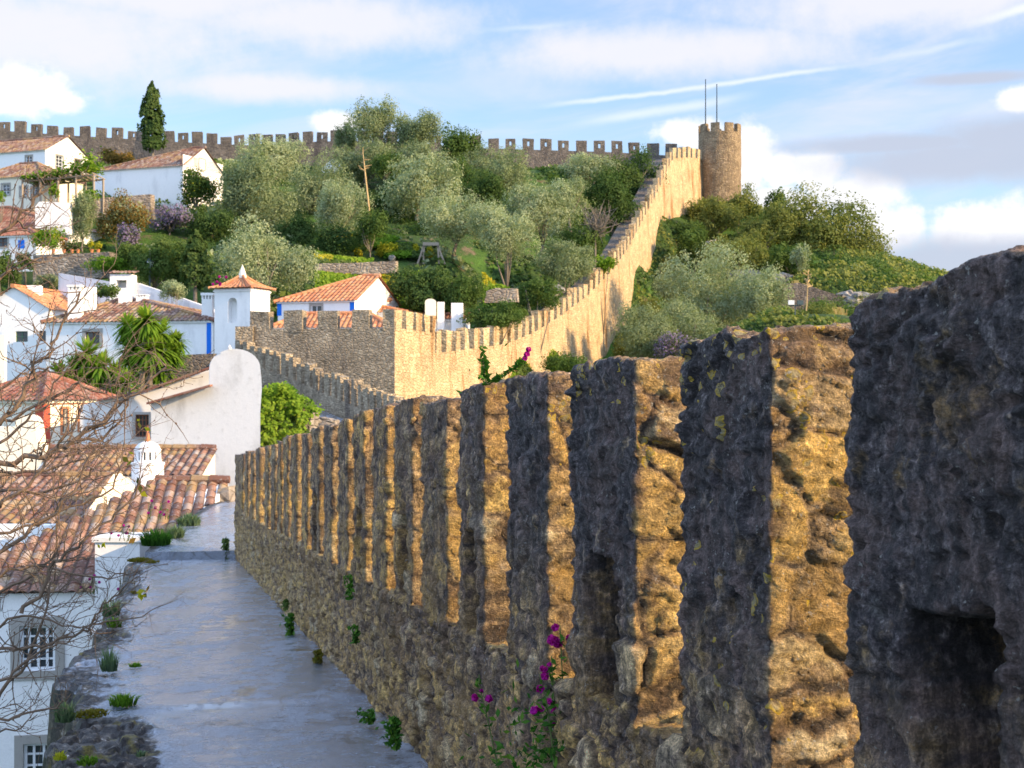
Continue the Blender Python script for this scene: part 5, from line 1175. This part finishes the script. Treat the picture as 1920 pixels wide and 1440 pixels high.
def rosette_palm(label, heads, base, d, seed):
    r = np.random.default_rng(seed); s = d/F; b = P(base[0], base[1], d); root = empty('yucca', (b[0], b[1], gz(b[0], b[1]))); tag(root, label, 'yucca', 'yuccas below the long white house')
    mb = MB(); V = []; T = []
    for (px, py, rad) in heads:
        c = P(px, py, d+r.uniform(-1, 1)); R_ = rad*1.45*s; mid = (c+np.array([b[0], b[1], gz(b[0], b[1])]))/2+np.array([r.normal(0, .2), 0, -.3]); mb.tube([(b[0]+r.normal(0, .15), b[1], gz(b[0], b[1])-.2), mid, c], [.24, .17, .12], 6)
        n = 190
        for i in range(n):
            v = r.normal(size=3); v[2] = v[2]*.9+.18; v /= np.linalg.norm(v); L = R_*(.8+.4*r.random()); sd_ = np.cross(v, [0, 0, 1.]); sd_ /= np.linalg.norm(sd_)+1e-9; wd = .055*R_+.02
            pts = [c+v*L*f-np.array([0, 0, .45*L*f*f*(1-abs(v[2])*.5)]) for f in (.05, .4, .75, 1.)]; ws = [wd*.8, wd, wd*.6, .004]; tn = np.clip(.25+.5*(v[2]*.5+.5)+.25*r.random(), 0, 1)
            for k in range(3): V += [pts[k]-sd_*ws[k], pts[k]+sd_*ws[k], pts[k+1]+sd_*ws[k+1], pts[k+1]-sd_*ws[k+1]]; T += [tn]*4
    mb.build('trunk', M['bark_olive'], root); V = np.array(V); mesh_np('crown', V, np.arange(len(V)).reshape(-1, 4), M['leaf_bright'], root, {'tone': T})
rosette_palm('tall yucca with many spiky bright green heads in front of the long house', [(275, 600, 30), (300, 625, 32), (255, 625, 30), (285, 655, 34), (320, 660, 28), (245, 655, 28), (268, 690, 30), (300, 690, 28), (330, 640, 22), (238, 610, 24)], (285, 750), 76, 3)
rosette_palm('lower spreading yucca clump behind the bare branches', [(165, 665, 32), (190, 690, 32), (140, 690, 28), (180, 720, 34), (215, 705, 28), (235, 720, 26), (150, 730, 26), (110, 700, 24)], (180, 770), 71, 5)

# undergrowth over the hillside, and grass in the clearings
def scatter_cover(name, n, x0, x1, y0, y1, mats, size, seed, dens=None, hgt=(.1, .9)):
    r = np.random.default_rng(seed); x = r.uniform(x0, x1, n); y = r.uniform(y0, y1, n); f = fbm(np.stack([x*.12, y*.12, 0*x+seed], 1), 3); k = f > .40
    if dens is not None: k &= dens(x, y)
    x, y, f = x[k], y[k], f[k]; h = r.random(len(x))**1.5*(hgt[0]+(hgt[1]-hgt[0])*ss(f, .40, .62)); p = np.stack([x, y, ground(x, y)+h], 1)
    nr = np.stack([r.normal(0, .6, len(x))+.3, r.normal(0, .6, len(x))-.3, np.ones(len(x))*.7], 1); nr /= np.linalg.norm(nr, axis=1)[:, None]; V, Fq = leaves(p, nr, size, 1.5)
    cl = _h(np.floor(x/2.2), np.floor(y/2.2), 0*x, seed); mi = np.minimum((cl*len(mats)).astype(int), len(mats)-1)
    o = mesh_np(name, V, Fq, [M[m_] for m_ in mats], None, {'tone': np.repeat(np.clip(.6*ss(h, 0, hgt[1]*.7)+.4*r.random(len(x)), 0, 1), 4)}, midx=mi); o['kind'] = 'stuff'; return o
_cx = np.array([P(p[0], p[1], p[2]) for p in CW])
def left_of_wall(x, y): return x < np.interp(y, _cx[:, 1], _cx[:, 0])-3.5
def clear_zone(x, y): px = 960+x/y*F; return ~((((px > 590) & (px < 790)) | ((px > 905) & (px < 1080))) & (y > 104) & (y < 131))
scatter_cover('undergrowth', 85000, -62, 24, 98, 192, ['leaf_dark', 'leaf_green', 'leaf_olive', 'leaf_dark'], .5, 21, lambda x, y: left_of_wall(x+.5, y) & clear_zone(x, y))
scatter_cover('scrub', 130000, 3, 66, 96, 195, ['leaf_maquis', 'leaf_dark', 'leaf_maquis', 'leaf_green', 'leaf_dark'], .38, 22, lambda x, y: ~left_of_wall(x-3.9, y))
scatter_cover('grass', 170000, -20, 8, 104, 131, ['leaf_bright', 'leaf_bright', 'leaf_bright', 'leaf_yellow', 'leaf_green'], .28, 23, lambda x, y: ~clear_zone(x, y), (.25, .6))

def dry_tufts():
    r = np.random.default_rng(8)
    for lb, px, py, w, d in [('dry yellow grass tuft on the right slope above the dark wall', 1500, 545, 70, 146), ('small dry grass tuft right of the lamp on the slope', 1560, 620, 60, 130)]:
        c = P(px, py, d); s = d/F; n = 900; x = c[0]+r.normal(0, w*.3*s, n); y = c[1]+r.normal(0, 1., n); z = ground(x, y); z = np.clip(z, c[2]-.9, c[2]+.6); h = r.uniform(.3, 1.5, n)*np.exp(-((x-c[0])/(w*.3*s))**2*.5)+.15
        V = np.stack([np.stack([x-.03, y, z], 1), np.stack([x+.03, y, z], 1), np.stack([x+r.normal(0, .25, n)+.01, y, z+h], 1), np.stack([x+r.normal(0, .25, n)-.01, y, z+h], 1)], 1).reshape(-1, 3)
        o = mesh_np('dry_grass_tuft', V, np.arange(4*n).reshape(n, 4), M['dry_grass'], None, {'tone': np.repeat(r.random(n), 4)}); tag(o, lb, 'grass tuft')
dry_tufts()
def stalk():
    d = 128; a, b = P(1506, 640, d), P(1516, 505, d); root = empty('agave_stalk', a); tag(root, 'tall thin dried flower stalk rising on the right hillside', 'plant'); mb = MB(); mb.tube([a, (a+b)/2+np.array([.08, 0, 0]), b], [.09, .07, .03], 5); mb.build('stem', M['bark_dead'], root); r = np.random.default_rng(2); hb = MB()
    for i in range(22): q = a+(b-a)*r.uniform(.72, 1); hb.tube([q, q+np.array([r.normal(0, .3), r.normal(0, .2), .2])], [.03, .05], 4)
    hb.build('seed_heads', M['bark_dead'], root)
stalk()
def floodlight():
    d = 118; a, b = P(1491, 640, d), P(1491, 573, d); root = empty('floodlight_pole', a); tag(root, 'slim grey pole with two small floodlights on the right hillside', 'lamp post'); mb = MB(); mb.tube([a, b], [.07, .05], 6); mb.build('pole', M['dark_metal'], root)
    mb = MB(); mb.box(b+np.array([0, 0, 0]), (.5, .04, .04)); mb.build('crossbar', M['dark_metal'], root)
    for x in (-.35, .4): mb = MB(); mb.box(b+np.array([x, -.1, .25]), (.24, .12, .18)); mb.lathe(b+np.array([x, -.1, .04]), [(.04, 0), (.03, .05)], 6); mb.build('floodlight', M['white_wood'] if x < 0 else M['dark_metal'], root)
floodlight()
def frame_swing():
    d = 124; s = d/F; root = empty('wooden_frame', P(808, 488, d)); tag(root, 'weathered wooden frame with two ladder legs in the grass clearing', 'frame')
    for sx in (-1, 1):
        mb = MB(); top = P(808+sx*13, 460, d); l0 = P(808+sx*20-5, 488, d); l1 = P(808+sx*20+6, 489, d)
        for f in (l0, l1): mb.tube([f-np.array([0, 0, .3]), top], .09, 5)
        for k in (.3, .6): mb.tube([l0+(top-l0)*k, l1+(top-l1)*k], .06, 5)
        mb.build('leg', M['grey_wood'], root)
    mb = MB(); mb.box((P(808, 457.5, d)), (15*s, .12, .14)); mb.build('crossbeam', M['grey_wood'], root)
frame_swing()
def rocks():
    r = np.random.default_rng(12)
    for lb, px, py, w, h, d in [('pale rock outcrop beside the wall foot on the right slope', 1345, 470, 60, 40, 168), ('broken rock shelf below the domed thicket', 1400, 520, 70, 34, 158), ('grey rock face above the foreground merlon', 1600, 565, 90, 40, 146), ('small rock on the far right skyline', 1690, 508, 40, 22, 182),
                           ('rock patch in the slope under the large thicket', 1460, 525, 60, 30, 156), ('round boulder left of the wooden frame', 735, 484, 14, 12, 124), ('grey rocks in the grass near the climbing wall', 1035, 545, 50, 26, 120)]:
        s = d/F; c = P(px, py, d); n = 14; V = []; hs = np.array([w/2*s, w/2*s*.8, h/2*s])
        th = np.linspace(0, math.pi, n); ph = np.arange(2*n)/(2*n)*2*math.pi
        p = np.array([[math.sin(t)*math.cos(f), math.sin(t)*math.sin(f), math.cos(t)] for t in th for f in ph]); k = vor(p*2.2+px, 3); dsp = .75+.35*k[2]+.3*(fbm(p*3+px, 4)-.5); V = c+p*dsp[:, None]*hs
        m = 2*n; fs = [(i*m+j, i*m+(j+1) % m, (i+1)*m+(j+1) % m, (i+1)*m+j) for i in range(n-1) for j in range(m)]; tag(mesh_np('rock', V, fs, M['grey_rock'], None), lb, 'rock')
rocks()
def pots():
    r = np.random.default_rng(5)
    for lb, px, kd in [('terracotta pot with small bright plant at the left end of the terrace wall', 100, 'leaf_bright'), ('terracotta pot with orange leaved plant on the terrace wall', 120, 'leaf_autumn'), ('small terracotta pot with tall green shoot on the terrace wall', 135, 'leaf_green'),
                     ('terracotta pot with dark shrub in the middle of the terrace wall', 146, 'leaf_dark'), ('terracotta pot with yellow flowers on the terrace wall', 172, 'leaf_yellow'), ('terracotta pot with yellow green shrub at the right end of the terrace wall', 184, 'leaf_yellow')]:
        d = 111.5; c = P(px, 474.5, d); root = empty('potted_plant', c); tag(root, lb, 'potted plant', 'potted plants along the terrace wall'); mb = MB(); mb.lathe(c, [(.10, 0), (.14, .22), (.16, .24), (.16, .28), (.12, .28)], 10); mb.build('pot', M['terracotta'], root)
        foliage_mesh('foliage', root, c+np.array([0, 0, .6]), (.38, .38, .42), 160, 5, .16, kd, int(px), lr=(.4, .6))
pots()
def lantern():
    d = 106; c = P(281, 497, d); root = empty('street_lamp', c-np.array([0, 0, 3.5])); tag(root, 'pale glass lantern on a post among the feathery green trees', 'street lamp'); mb = MB(); mb.tube([c-np.array([0, 0, 3.5]), c-np.array([0, 0, .3])], .06, 6); mb.build('post', M['dark_metal'], root)
    mb = MB(); mb.lathe(c, [(.14, -.3), (.27, .25)], 6); mb.build('glass', M['white_wood'], root); mb = MB(); mb.lathe(c, [(.33, .25), (.2, .4), (.05, .52)], 6); mb.build('lamp_cap', M['dark_metal'], root)
lantern()

# vine on the pergola, ivy by the bend
def vine():
    root, a, b = PERG; n = 2600; r = np.random.default_rng(31); t = r.random(n); p = a+(b-a)*t[:, None]; p[:, 1] += r.uniform(-.6, 3.6, n); p[:, 2] += .15+r.gamma(1.6, .22, n)*(.4+1.2*t)+(.9*ss(t, .5, .9)*r.random(n)); nr = np.stack([r.normal(.2, .5, n), r.normal(-.2, .5, n), np.ones(n)], 1); nr /= np.linalg.norm(nr, axis=1)[:, None]
    V, Fq = leaves(p, nr, .3, 1.3); mesh_np('vine_leaves', V, Fq, M['leaf_bright'], root, {'tone': np.repeat(r.random(n), 4)})
vine()
def ivy():
    d = 53; n = 6500; r = np.random.default_rng(41); outl = [(476, 740), (500, 738), (520, 728), (535, 724), (555, 742), (580, 752), (600, 770), (575, 785), (565, 830), (490, 835), (480, 800)]
    ys = r.uniform(722, 850, n); l = np.interp(ys, [722, 738, 770, 836], [520, 476, 474, 492]); rr_ = np.interp(ys, [722, 730, 745, 770, 782, 840], [536, 545, 568, 606, 575, 570]); xs = l+(rr_-l)*r.random(n)
    k = _h(np.floor(xs/9), np.floor(ys/8), 0*xs, 3); dd = d-1.4*k-.4*r.random(n)+ (xs-530)*.012; p = np.stack([(xs+4*r.normal(size=n)-960)/F*dd, dd, CZ-(ys+3*r.normal(size=n)-720)/F*dd], 1)
    nr = np.stack([r.normal(.3, .5, n), r.normal(-.7, .4, n), r.normal(.5, .4, n)], 1); nr /= np.linalg.norm(nr, axis=1)[:, None]; c = P(525, 840, d); root = empty('ivy', c); tag(root, 'bright green ivy cascading over the wall right of the grey gable', 'ivy')
    V, Fq = leaves(p, nr, .12, 1.2); mi = (k*1.5-(ys-722)/90+.25*r.normal(size=n) < .05).astype(int)
    mesh_np('leaves', V, Fq, [M['leaf_bright'], M['leaf_green']], root, {'tone': np.repeat(np.clip(.2+.5*k+.3*r.random(n), 0, 1), 4)}, midx=mi)
    mb = MB(); mb.prism([P(x, y, d+.3) for x, y in [(487, 850), (484, 745), (545, 738), (585, 775), (572, 850)]], (.2, .8, 0)); mb.build('wall', M['garden_stone'], root)
ivy()

# ------------------------------------------------------------------ plants on and beside the walkway
def blades(root_name, label, c, w, h, n, mat, seed, cat='plant', group=None, bend=.5, bw=.006, spread=1.):
    r = np.random.default_rng(seed); V = []; T = []; c = np.asarray(c, float)
    for i in range(n):
        a = r.random()*2*math.pi; q_ = math.sqrt(r.random()); b = c+np.array([math.cos(a), math.sin(a), 0])*w*.38*q_; L = h*(.35+.75*r.random())*(1-.45*q_); an = a+r.normal(0, .7); o = np.array([math.cos(an), math.sin(an), 0])*L*(bend*spread*r.random()*.6+.75*q_*r.random()); sd_ = np.array([-math.sin(an), math.cos(an), 0]); sd_ = sd_*(bw*(.6+.8*r.random()))
        pts = [b, b+o*.35+np.array([0, 0, L*.55]), b+o+np.array([0, 0, L*(.95-.25*bend)])]; ws = [1, .8, .06]; tn = r.random()
        for k in range(2): V += [pts[k]-sd_*ws[k], pts[k]+sd_*ws[k], pts[k+1]+sd_*ws[k+1], pts[k+1]-sd_*ws[k+1]]; T += [tn*.6+.2*k]*4
    V = np.array(V); o = mesh_np(root_name, V, np.arange(len(V)).reshape(-1, 4), M[mat], None, {'tone': T}, origin=c); tag(o, label, cat, group); return o
def wk(px, py): # point of the walkway plane seen at a picture point
    d = 1.6*F/((py-720)-DZ*F); p = wpt(d); 
    if d > 23.4:
        d = min(np.linspace(23.5, 40, 200), key=lambda q: abs(CZ-(py-720)/F*q-(CZ+np.interp(q, [a[1] for a in PATH2[:5]], [a[2] for a in PATH2[:5]])))); return P(px, py, d)
    return np.array([(px-960)/F*d, d, p[2]+.0])
GW_ = 'weeds growing on the walkway edge'
for i, (lb, nm, px, py, w, h, n, mt, bd, bw) in enumerate([
    ('feathery green tuft on the walkway edge in the foreground', 'grass_tuft', 231, 1322, .22, .13, 170, 'leaf_bright', 1.0, .006),
    ('tall wispy grey green weed beside the white facade', 'weed', 205, 1258, .16, .26, 170, 'sage_green', .45, .004),
    ('weed clump at the edge lower left below the wispy one', 'weed', 122, 1352, .15, .2, 150, 'sage_green', .5, .005),
    ('small bright green tuft standing clear on the walkway', 'grass_tuft', 254, 1250, .12, .06, 80, 'leaf_bright', .9, .006),
    ('bright weed rosette near the hanging twigs', 'weed', 215, 1176, .16, .16, 90, 'leaf_bright', .8, .008),
    ('pale grey herb under the twig tips at the walkway edge', 'herb', 208, 1155, .22, .3, 160, 'sage_green', .5, .006),
    ('small yellow green tuft on the dark edge stones at bottom', 'grass_tuft', 165, 1432, .14, .07, 110, 'leaf_bright', 1., .006),
    ('tiny weed on the wet edge at bottom centre', 'weed', 264, 1418, .06, .06, 36, 'sage_green', .6, .005),
    ('tiny bright weed at the lower left edge stones', 'weed', 113, 1424, .08, .07, 44, 'leaf_yellow', .6, .006),
    ('dark green spiky herb cushion by the far step', 'herb', 293, 1022, .62, .40, 620, 'fern_green', .5, .012),
    ('grey leaved herb bush right of the spiky cushion', 'herb', 330, 1008, .34, .34, 320, 'sage_green', .5, .011),
    ('grey green herb bush on the stones beyond the step', 'herb', 355, 985, .52, .36, 380, 'sage_green', .6, .013),
    ('low mossy cushion on the edge before the step', 'moss', 262, 1052, .5, .10, 260, 'moss_gold', 1., .012),
    ('mossy tuft at the walkway edge beside the cushion', 'moss', 285, 1055, .3, .07, 120, 'moss_gold', 1., .012),
    ('brown gold moss cushion on the dark edge stones', 'moss', 170, 1340, .3, .04, 330, 'moss_gold', 1.2, .007)]):
    blades(nm, lb, wk(px, py), w, h, n, mt, 50+i, 'moss' if nm == 'moss' else 'weed', GW_, bd, bw)
def wallfoot(px, py, dz=0, off=.04): # a point on the parapet's inner face
    # intersection of the picture ray with the inner face plane
    n = -OUT; return hit(px, py, wpt(3.)-OUT*off, n)
for i, (lb, px, py, w, h, n, mt) in enumerate([
    ('dark fern clump at the foot of the near parapet', 748, 1400, .22, .26, 300, 'fern_green'), ('low fern spreading onto the walkway from the parapet foot', 700, 1352, .26, .10, 150, 'fern_green'), ('fern at the parapet foot further along the walkway', 550, 1196, .26, .36, 240, 'fern_green'),
    ('yellow moss tuft at the parapet foot', 602, 1243, .18, .16, 200, 'moss_gold'), ('leafy fern hanging halfway up the parapet', 660, 1122, .16, .26, 120, 'fern_green'), ('small fern in a joint of the parapet', 672, 1205, .14, .18, 90, 'fern_green'),
    ('tiny fern in a crevice above the foot ferns', 540, 1145, .16, .18, 80, 'leaf_green'), ('tall green weeds at the far end of the parapet', 428, 1052, .22, .62, 420, 'leaf_green'), ('dry brown weed at the parapet foot', 452, 1112, .25, .25, 120, 'dry_grass')]):
    p = wallfoot(px, py, 0, .05+w*.25); d = p[1]; n = int(n*1.1); w *= .5; h *= .6; V, Fq = [], []
    r = np.random.default_rng(300+i); q = r.random(n); a = r.normal(0, w*.35, n); hh = h*r.random(n); b = p+ALO*0
    pos = p+a[:, None]*ALO-OUT*(np.abs(r.normal(0, w*.3, n)))[:, None]*(1 if True else 0)+np.array([0, 0, 1.])*hh[:, None]
    nr = -OUT*.7+r.normal(0, .5, (n, 3))+np.array([0, 0, .4]); nr /= np.linalg.norm(nr, axis=1)[:, None]; V, Fq = leaves(pos, nr, .018+.002*d, 2.0)
    o = mesh_np('fern', V, Fq, M[mt], None, {'tone': np.repeat(r.random(n), 4)}); tag(o, lb, 'fern', 'ferns along the parapet')

def snapdragon(label, stems, root_pt, d, seed, leafn=60, bushn=0, fl=.03):
    r = np.random.default_rng(seed); root = empty('snapdragon', root_pt); tag(root, label, 'flower', 'snapdragons growing out of the parapet')
    sb = MB(); lp, ln = [], []; fV, fT = [], []
    for pts, flowers, r0 in stems:
        W_ = [np.asarray(P(x, y, dd)) for x, y, dd in pts]; W2 = []
        for i in range(len(W_)-1):
            for f in np.linspace(0, 1, 5)[:-1]: W2.append(W_[i]+(W_[i+1]-W_[i])*f)
        W2.append(W_[-1]); sb.tube(W2, np.linspace(r0, r0*.45, len(W2)), 6)
        for i in range(leafn):
            k = r.random()*.93; j = k*(len(W2)-1); j0 = int(j); q = W2[j0]+(W2[min(j0+1, len(W2)-1)]-W2[j0])*(j-j0); dv = r.normal(size=3); dv[2] = abs(dv[2])*.6; dv /= np.linalg.norm(dv); lp.append(q+dv*.014); ln.append(np.cross(dv, r.normal(size=3)))
        for (x, y, k) in flowers:
            c = P(x, y, W_[-1][1]); s = fl*k
            for m_ in range(11):   # two lips of ruffled petals round a short tube
                dv = r.normal(size=3); dv /= np.linalg.norm(dv); cc = c+dv*s*.33; u = np.cross(dv, r.normal(size=3)); u /= np.linalg.norm(u); v = np.cross(dv, u); rad = s*.42
                ring = [cc+u*rad*math.cos(t)+v*rad*.8*math.sin(t)+dv*rad*.25*math.cos(3*t) for t in np.linspace(0, 2*math.pi, 9)[:-1]]
                for t in range(0, 8, 2): fV += [cc-dv*rad*.3, ring[t], ring[t+1], ring[(t+2) % 8]]; fT += [r.random()]*4
    if bushn:
        c0 = np.asarray(root_pt); pp = c0+r.normal(0, 1, (bushn, 3))*np.array([.10, .10, .10])+np.array([0, 0, .08]); lp += list(pp); ln += list(r.normal(size=(bushn, 3))+np.array([0, 0, .8]))
    sb.build('stems', M['stem_green'], root, True); ln = np.array(ln); ln /= np.linalg.norm(ln, axis=1)[:, None]+1e-9
    V, Fq = leaves(np.array(lp), ln, .034, 2.6); mesh_np('leaves', V, Fq, M['fern_green'], root, {'tone': np.repeat(r.random(len(lp)), 4)})
    fV = np.array(fV); mesh_np('blossoms', fV, np.arange(len(fV)).reshape(-1, 4), M['blossom_pink'], root, {'tone': fT})
snapdragon('tall purple snapdragon with several stems at the right of the parapet foot', [
    ([(1062, 1500, 5.15), (1060, 1400, 5.15), (1055, 1280, 5.15), (1050, 1172, 5.15)], [(1041, 1176, 1.0), (1036, 1200, 1.35), (1046, 1206, 1.2), (1068, 1196, .9)], .0045),
    ([(1045, 1500, 5.1), (1036, 1400, 5.1), (1024, 1310, 5.1), (1012, 1265, 5.1)], [(1013, 1292, 1.0), (1003, 1332, 1.2), (1015, 1330, .8)], .004),
    ([(1052, 1500, 5.2), (1048, 1400, 5.2), (1040, 1330, 5.2), (1034, 1230, 5.2)], [(1043, 1334, 1.2), (1040, 1352, 1.0), (1030, 1315, .8)], .004),
    ([(1058, 1500, 5.2), (1040, 1280, 5.2), (1022, 1245, 5.2)], [(1020, 1254, 1.0), (1021, 1268, 1.1), (1030, 1246, .6)], .004)], P(1035, 1450, 5.15), 5.15, 61, 34, 420, .030)
snapdragon('single stemmed snapdragon with two open blooms left of the tall one', [([(945, 1500, 5.6), (930, 1420, 5.6), (912, 1340, 5.6), (900, 1290, 5.6), (898, 1265, 5.6)], [(891, 1308, 1.0), (917, 1310, 1.0), (902, 1296, .6)], .004)], P(945, 1500, 5.6), 5.6, 62, 40, 40, .031)
snapdragon('leafy snapdragon on a merlon top with one pink bloom leaning right', [([(912, 722, 6.1), (908, 690, 6.1), (905, 645, 6.1)], [], .005), ([(912, 722, 6.1), (940, 708, 6.1), (968, 690, 6.1), (984, 675, 6.1)], [(984, 672, .8), (988, 664, .9), (991, 655, .8)], .0035)], P(912, 724, 6.1), 6.1, 63, 90, 10, .03)
for i, (lb, px, py, d) in enumerate([('pink flowers on the spiky herb edge of the near roof', 235, 1000, 26), ('pink flowers above the grey herb bush on the roof edge', 300, 960, 29), ('pink flowering weed hanging at the block chimney', 195, 1100, 26.5), ('pink flowers growing on the belfry roof', 420, 528, 88)]):
    s = d/F; st = []; r = np.random.default_rng(70+i)
    for k in range(6): x = px+r.normal(0, 20 if d < 50 else 8); st.append(([(x, py+14, d), (x+r.normal(0, 4), py-r.uniform(0, 22 if d < 50 else 8), d)], [(x+r.normal(0, 4), py-r.uniform(-6, 22 if d < 50 else 10), 1.)], .008))
    snapdragon(lb, st, P(px, py+16, d), d, 80+i, 14, 0, 5.5*s)

# ------------------------------------------------------------------ bare tree in the left foreground
def fore_tree():
    r = np.random.default_rng(77); D0 = 7.6
    root = empty('bare_tree', P(-420, 1700, D0)-np.array([0, 0, 4])); tag(root, 'leafless tree whose tangled twigs reach in from the left edge', 'tree')
    mains = [([(-60, 885), (0, 868), (75, 858), (115, 836), (140, 824), (175, 800), (215, 762), (235, 750), (272, 724), (312, 688)], .0165, 0),
        ([(140, 824), (185, 826), (215, 800), (240, 760), (243, 720)], .009, .05), ([(-60, 815), (0, 795), (32, 757), (67, 710), (80, 672), (95, 645), (117, 605), (150, 547)], .013, -.5),
        ([(-50, 800), (0, 786), (75, 756), (117, 737), (147, 717), (192, 736), (217, 720), (242, 655)], .010, .3), ([(-40, 455), (0, 437), (32, 412), (62, 382), (75, 358), (89, 344)], .012, .6), ([(32, 412), (45, 428), (62, 428), (92, 427)], .007, .6),
        ([(-40, 555), (0, 522), (20, 505), (45, 499), (70, 491)], .012, .7), ([(-40, 900), (0, 892), (75, 884), (120, 872), (162, 860), (200, 835)], .009, .4), ([(-50, 925), (0, 920), (100, 917), (150, 900), (190, 872)], .010, -.3),
        ([(40, 1150), (75, 1120), (90, 1070), (120, 1040), (150, 1020), (185, 985), (240, 943), (262, 905)], .011, -.2), ([(-60, 1235), (0, 1216), (50, 1215), (97, 1207), (155, 1182), (172, 1170), (192, 1132), (222, 1115), (253, 1094)], .010, .2),
        ([(155, 1182), (172, 1171), (211, 1164), (267, 1157), (300, 1136)], .006, .2), ([(-50, 1190), (0, 1176), (55, 1155), (117, 1174), (172, 1173)], .009, .25), ([(-50, 1300), (0, 1276), (42, 1245), (100, 1212), (140, 1190)], .010, -.1),
        ([(-50, 1360), (0, 1348), (50, 1337), (105, 1329), (133, 1301)], .009, .1), ([(-60, 1020), (0, 1000), (70, 985), (130, 950), (190, 930), (225, 880), (215, 840)], .010, .5), ([(-60, 1100), (0, 1082), (60, 1060), (130, 1075), (190, 1082), (235, 1075)], .010, .4),
        ([(-60, 1060), (0, 1035), (60, 985), (110, 960), (150, 900), (165, 860)], .012, -.6), ([(-60, 960), (0, 950), (40, 920), (80, 880), (110, 830), (130, 790)], .012, -.4), ([(-50, 1120), (0, 1110), (60, 1080), (95, 1050), (110, 980), (118, 900)], .010, .7),
        ([(-50, 740), (0, 730), (40, 700), (70, 690), (120, 700), (150, 690)], .008, .6), ([(-60, 860), (0, 830), (50, 790), (90, 760), (120, 700)], .010, .2), ([(-60, 1440), (0, 1300), (40, 1260), (70, 1190), (90, 1130), (105, 1060)], .012, .5), ([(-40, 1390), (0, 1372), (40, 1365), (70, 1340)], .007, .3)]
    mb = MB(); tips = []
    def wob(pts, amp):
        out = [pts[0]]
        for i in range(len(pts)-1):
            for f in (.33, .67, 1.): out.append(pts[i]+(pts[i+1]-pts[i])*f+(r.normal(0, amp, 3) if f < 1 else 0))
        return np.array(out)
    def twig(p, dirn, L, rad, lvl):
        n = 4; pts = [p]; d_ = dirn/np.linalg.norm(dirn)
        for i in range(n): d_ = d_+r.normal(0, .22, 3)+np.array([0, 0, .06]); d_ /= np.linalg.norm(d_); pts.append(pts[-1]+d_*L/n)
        mb.tube(pts, np.linspace(rad, rad*.4, n+1), 5 if rad > .003 else 4, cap=False)
        for q in pts[1:]:
            if r.random() < .5: mb.lathe(q, [(rad*1.0, -rad), (rad*1.5, 0), (rad*.7, rad*1.6)], 4)     # buds
        tips.append(pts[-1])
        if lvl > 0:
            for i in range(1, n+1):
                if r.random() < .8: 
                    dv = d_+r.normal(0, .75, 3)*np.array([1, .6, 1]); twig(pts[i], dv, L*r.uniform(.35, .6), rad*.6, lvl-1)
    for pts, rad, off in mains:
        W_ = [P(x, y, D0+off) for x, y in pts]; W_ = wob(W_, .012); mb.tube(W_, 1.02*np.linspace(rad, rad*.36, len(W_)), 7, cap=False); N = len(W_)
        for i in range(2, N):
            if r.random() < .9:
                d_ = W_[min(i+1, N-1)]-W_[i-1]; d_ = d_/(np.linalg.norm(d_)+1e-9)+r.normal(0, .8, 3)*np.array([1, .6, 1]); twig(W_[i], d_, r.uniform(.10, .36), rad*.40*(1-.4*i/N), 2 if r.random() < .5 else 1)
    mb.build('branches', M['bark_twig'], root, True)
    tb = MB(); b = P(-420, 1700, D0)-np.array([0, 0, 4]); tb.tube([b, P(-380, 1500, D0), P(-330, 1250, D0), P(-300, 1000, D0), P(-260, 700, D0)], [.17, .14, .11, .08, .04], 9)
    for pts, rad, off in mains:
        if pts[0][0] < -30: y = pts[0][1]; xx = np.interp(min(y+160, 1490), [700, 1000, 1250, 1500], [-260, -300, -330, -380]); tb.tube([P(xx, min(y+160, 1490), D0), P((xx+pts[0][0])/2, y+60, D0+off*.6), P(*pts[0], D0+off)], [rad*1.7, rad*1.3, rad], 7)
    tb.build('trunk', M['bark_twig'], root, True)
    pos, nr = [], []
    for (x, y, n, s_) in [(268, 915, 5, 12), (250, 1012, 4, 8), (262, 1120, 6, 12), (275, 1112, 5, 10), (75, 835, 2, 6), (262, 800, 3, 8), (245, 858, 4, 8), (190, 1022, 3, 6)]:
        for k in range(n): pos.append(P(x+r.normal(0, s_), y+r.normal(0, s_*.7), D0+.1)); nr.append(r.normal(size=3)+np.array([0, -1, .3]))
    nr = np.array(nr); nr /= np.linalg.norm(nr, axis=1)[:, None]; V, Fq = leaves(np.array(pos), nr, .045, 2.0); mesh_np('young_leaves', V, Fq, [M['leaf_yellow'], M['leaf_autumn']], root, {'tone': np.repeat(r.random(len(pos)), 4)}, midx=(r.random(len(pos)) < .5).astype(int))
fore_tree()
for o in bpy.data.objects:
    if o.parent is None and 'label' in o and 'kind' not in o: o['kind'] = 'thing'
